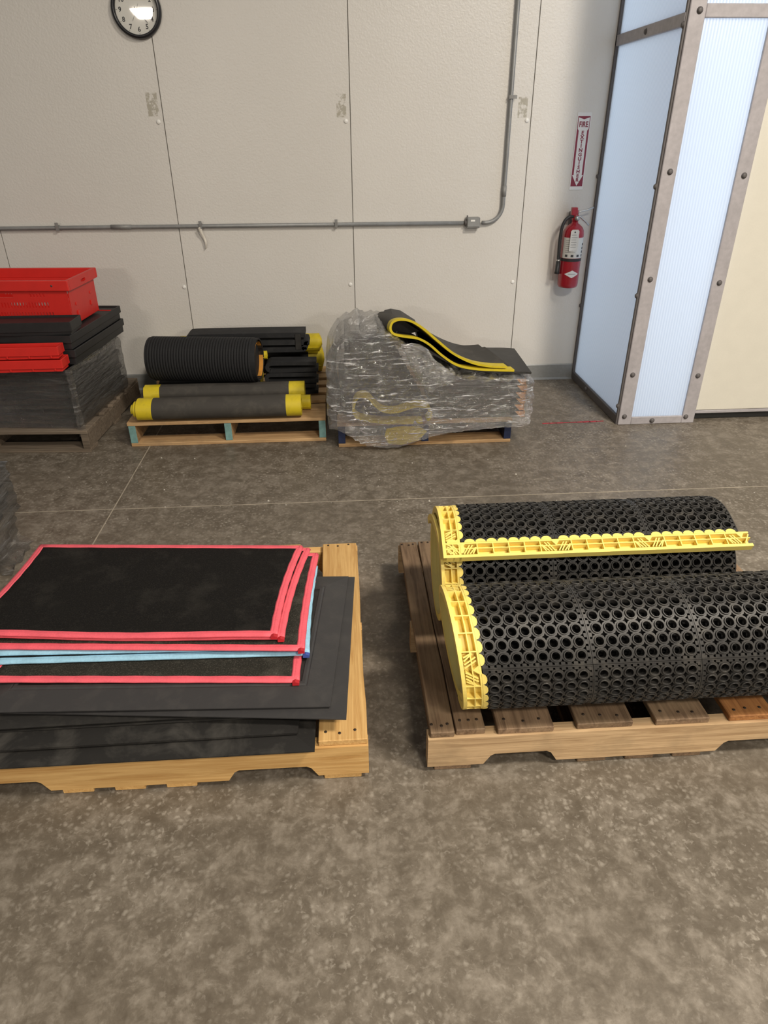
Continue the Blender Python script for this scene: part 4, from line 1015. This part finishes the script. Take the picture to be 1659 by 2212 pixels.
def slots_row(n, xa, xb, z0, z1, wd): return [(xa+(xb-xa)*k/(n-1)-wd/2, xa+(xb-xa)*k/(n-1)+wd/2, z0, z1) for k in range(n)]
fr = slots_row(28, -.245, .19, .026, .068, .0085)+slots_row(26, -.235, .175, .092, .120, .0080)+slots_row(5, .095, .165, .148, .166, .0080)+[(-.10, .0, .1475, .1665)]
en = [(-.11, -.085, .03, .06), (-.115, -.095, .09, .105), (.08, .10, .05, .075), (.09, .11, .11, .125)]
slotted('side_wall', cw-.02, .20, fr, M['red_pl'], rc, (0, -cdp/2+.012, .004), (R(2.5), 0, 0)); slotted('side_wall', cw-.02, .20, fr, M['red_pl'], rc, (0, cdp/2-.016, .004), (R(-2.5), 0, 0))
slotted('end_wall', cdp-.03, .20, [], M['red_pl'], rc, (cw/2-.012, 0, .004), (R(2.5), 0, R(90))); slotted('end_wall', cdp-.03, .20, en, M['red_pl'], rc, (-cw/2+.016, 0, .004), (R(-2.5), 0, R(90)))
for (a, b) in en and [((e[0], e[2]), (e[1], e[3])) for e in en]:
    box('vent_recess', (cw/2-.012+.002, a[0], a[1]+.004), (cw/2-.004, b[0], b[1]+.004), M['red_pl'], rc, .001)
box('base', (-cw/2+.014, -cdp/2+.016, 0), (cw/2-.014, cdp/2-.016, .007), M['red_pl'], rc, .001)
for (a, b) in (((-cw/2-.01, -cdp/2-.012), (cw/2+.012, -cdp/2+.010)), ((-cw/2-.01, cdp/2-.010), (cw/2+.012, cdp/2+.012))):
    box('rim', (*a, .185), (*b, chh), M['red_pl'], rc, .004, 2)
slot = [(-.03, .03, .014, .030)]
for sgn in (-1, 1):
    slotted('rim', cdp-.021, chh-.185, slot, M['red_pl'], rc, (sgn*(cw/2+.004)+(.007 if sgn > 0 else 0), 0, .185), (0, 0, R(90)), .016)
tube('rim_hole', [(.225, -cdp/2-.0125, .212), (.225, -cdp/2-.011, .212)], .0055, M['ink'], rc, 10)
# ------------------------------------------------------------------ left edge: wrapped sheets
gl_ = 'flat grey sheets wrapped at the left edge'
for k in range(9):
    z0 = .1405+k*.026; ov = .05+.010*math.sin(k*1.9)-max(0, k-5)*.014
    if k < 2: ov = .012
    box_ = empty('flat_sheet', (-2.05, 2.07, z0), 'dark grey sheet in the wrapped flat stack near the pink mats, %s' % ('lowest', 'second lowest', 'third lowest', 'fourth lowest', 'in the very middle', 'fourth highest', 'third highest', 'second highest', 'topmost')[k], 'sheet', gl_)
    box('panel', (-.55, -.46, 0), (.625+ov, .46+.012*hsh(k), .019), M['black_pl2'], box_, .003)
    box('hem', (.625+ov-.012, -.46, .0195), (.625+ov, .46, .0255), M['rubgrey'], box_, .002)
def lf_pt(i, j):
    f = i/30; z = .004+.375*j/20
    x0, x1, y0, y1 = -2.62, -1.372, 1.60, 2.556
    a = f*4; s_ = int(a) % 4; t = a-int(a)
    x, y = {0: (x0+(x1-x0)*t, y0), 1: (x1, y0+(y1-y0)*t), 2: (x1-(x1-x0)*t, y1), 3: (x0, y1-(y1-y0)*t)}[s_]
    if x > -1.5: x += (.018 if z > .17 else -.03*(.17-z)/.17)+.006*math.sin(z*120)+.004*(hsh(i, j)-.5)
    if y > 2.5: y += .004*math.sin(z*90+x*20)
    return (x+1.99, y-2.08, z)
V, F = grid(31, 21, lf_pt, True)
wr6 = part('stretch_wrap', V, F, M['film_edge'], None, True, (-1.99, 2.08, 0)); tag(wr6, 'clear stretch wrap round the flat grey sheets beside the pink bound mats', 'plastic wrap')
V, F = grid(9, 6, lambda i, j: (-1.405+.014*j*(.6+.6*hsh(i, j)) + 1.99, 2.30+.26*i/8-2.08, .006+.06*max(0, 1-j/4)*(.6+.6*hsh(i, j, 2))))
part('trailing_film', V, F, M['film_crumple'], wr6, True)

# ------------------------------------------------------------------ floor crumbs and straw
V = []; F = []
for k in range(90):
    x = -1.4+3.6*hsh(k, 1); y = 2.55+1.5*hsh(k, 2)
    if y > 3.40 and x < 1.1: continue
    r = .002+.004*hsh(k, 3)**2; b = len(V)
    V += [(x-r, y, .001), (x, y-r, .001), (x+r*1.3, y, .001), (x, y+r, .001), (x, y, r*1.3+.001)]; F += [(b, b+1, b+4), (b+1, b+2, b+4), (b+2, b+3, b+4), (b+3, b, b+4), (b, b+3, b+2, b+1)]
gr = part('floor_grit', V, F, M['grit']); tag(gr, 'loose pale crumbs of grit scattered over the concrete', 'grit', kind='stuff')
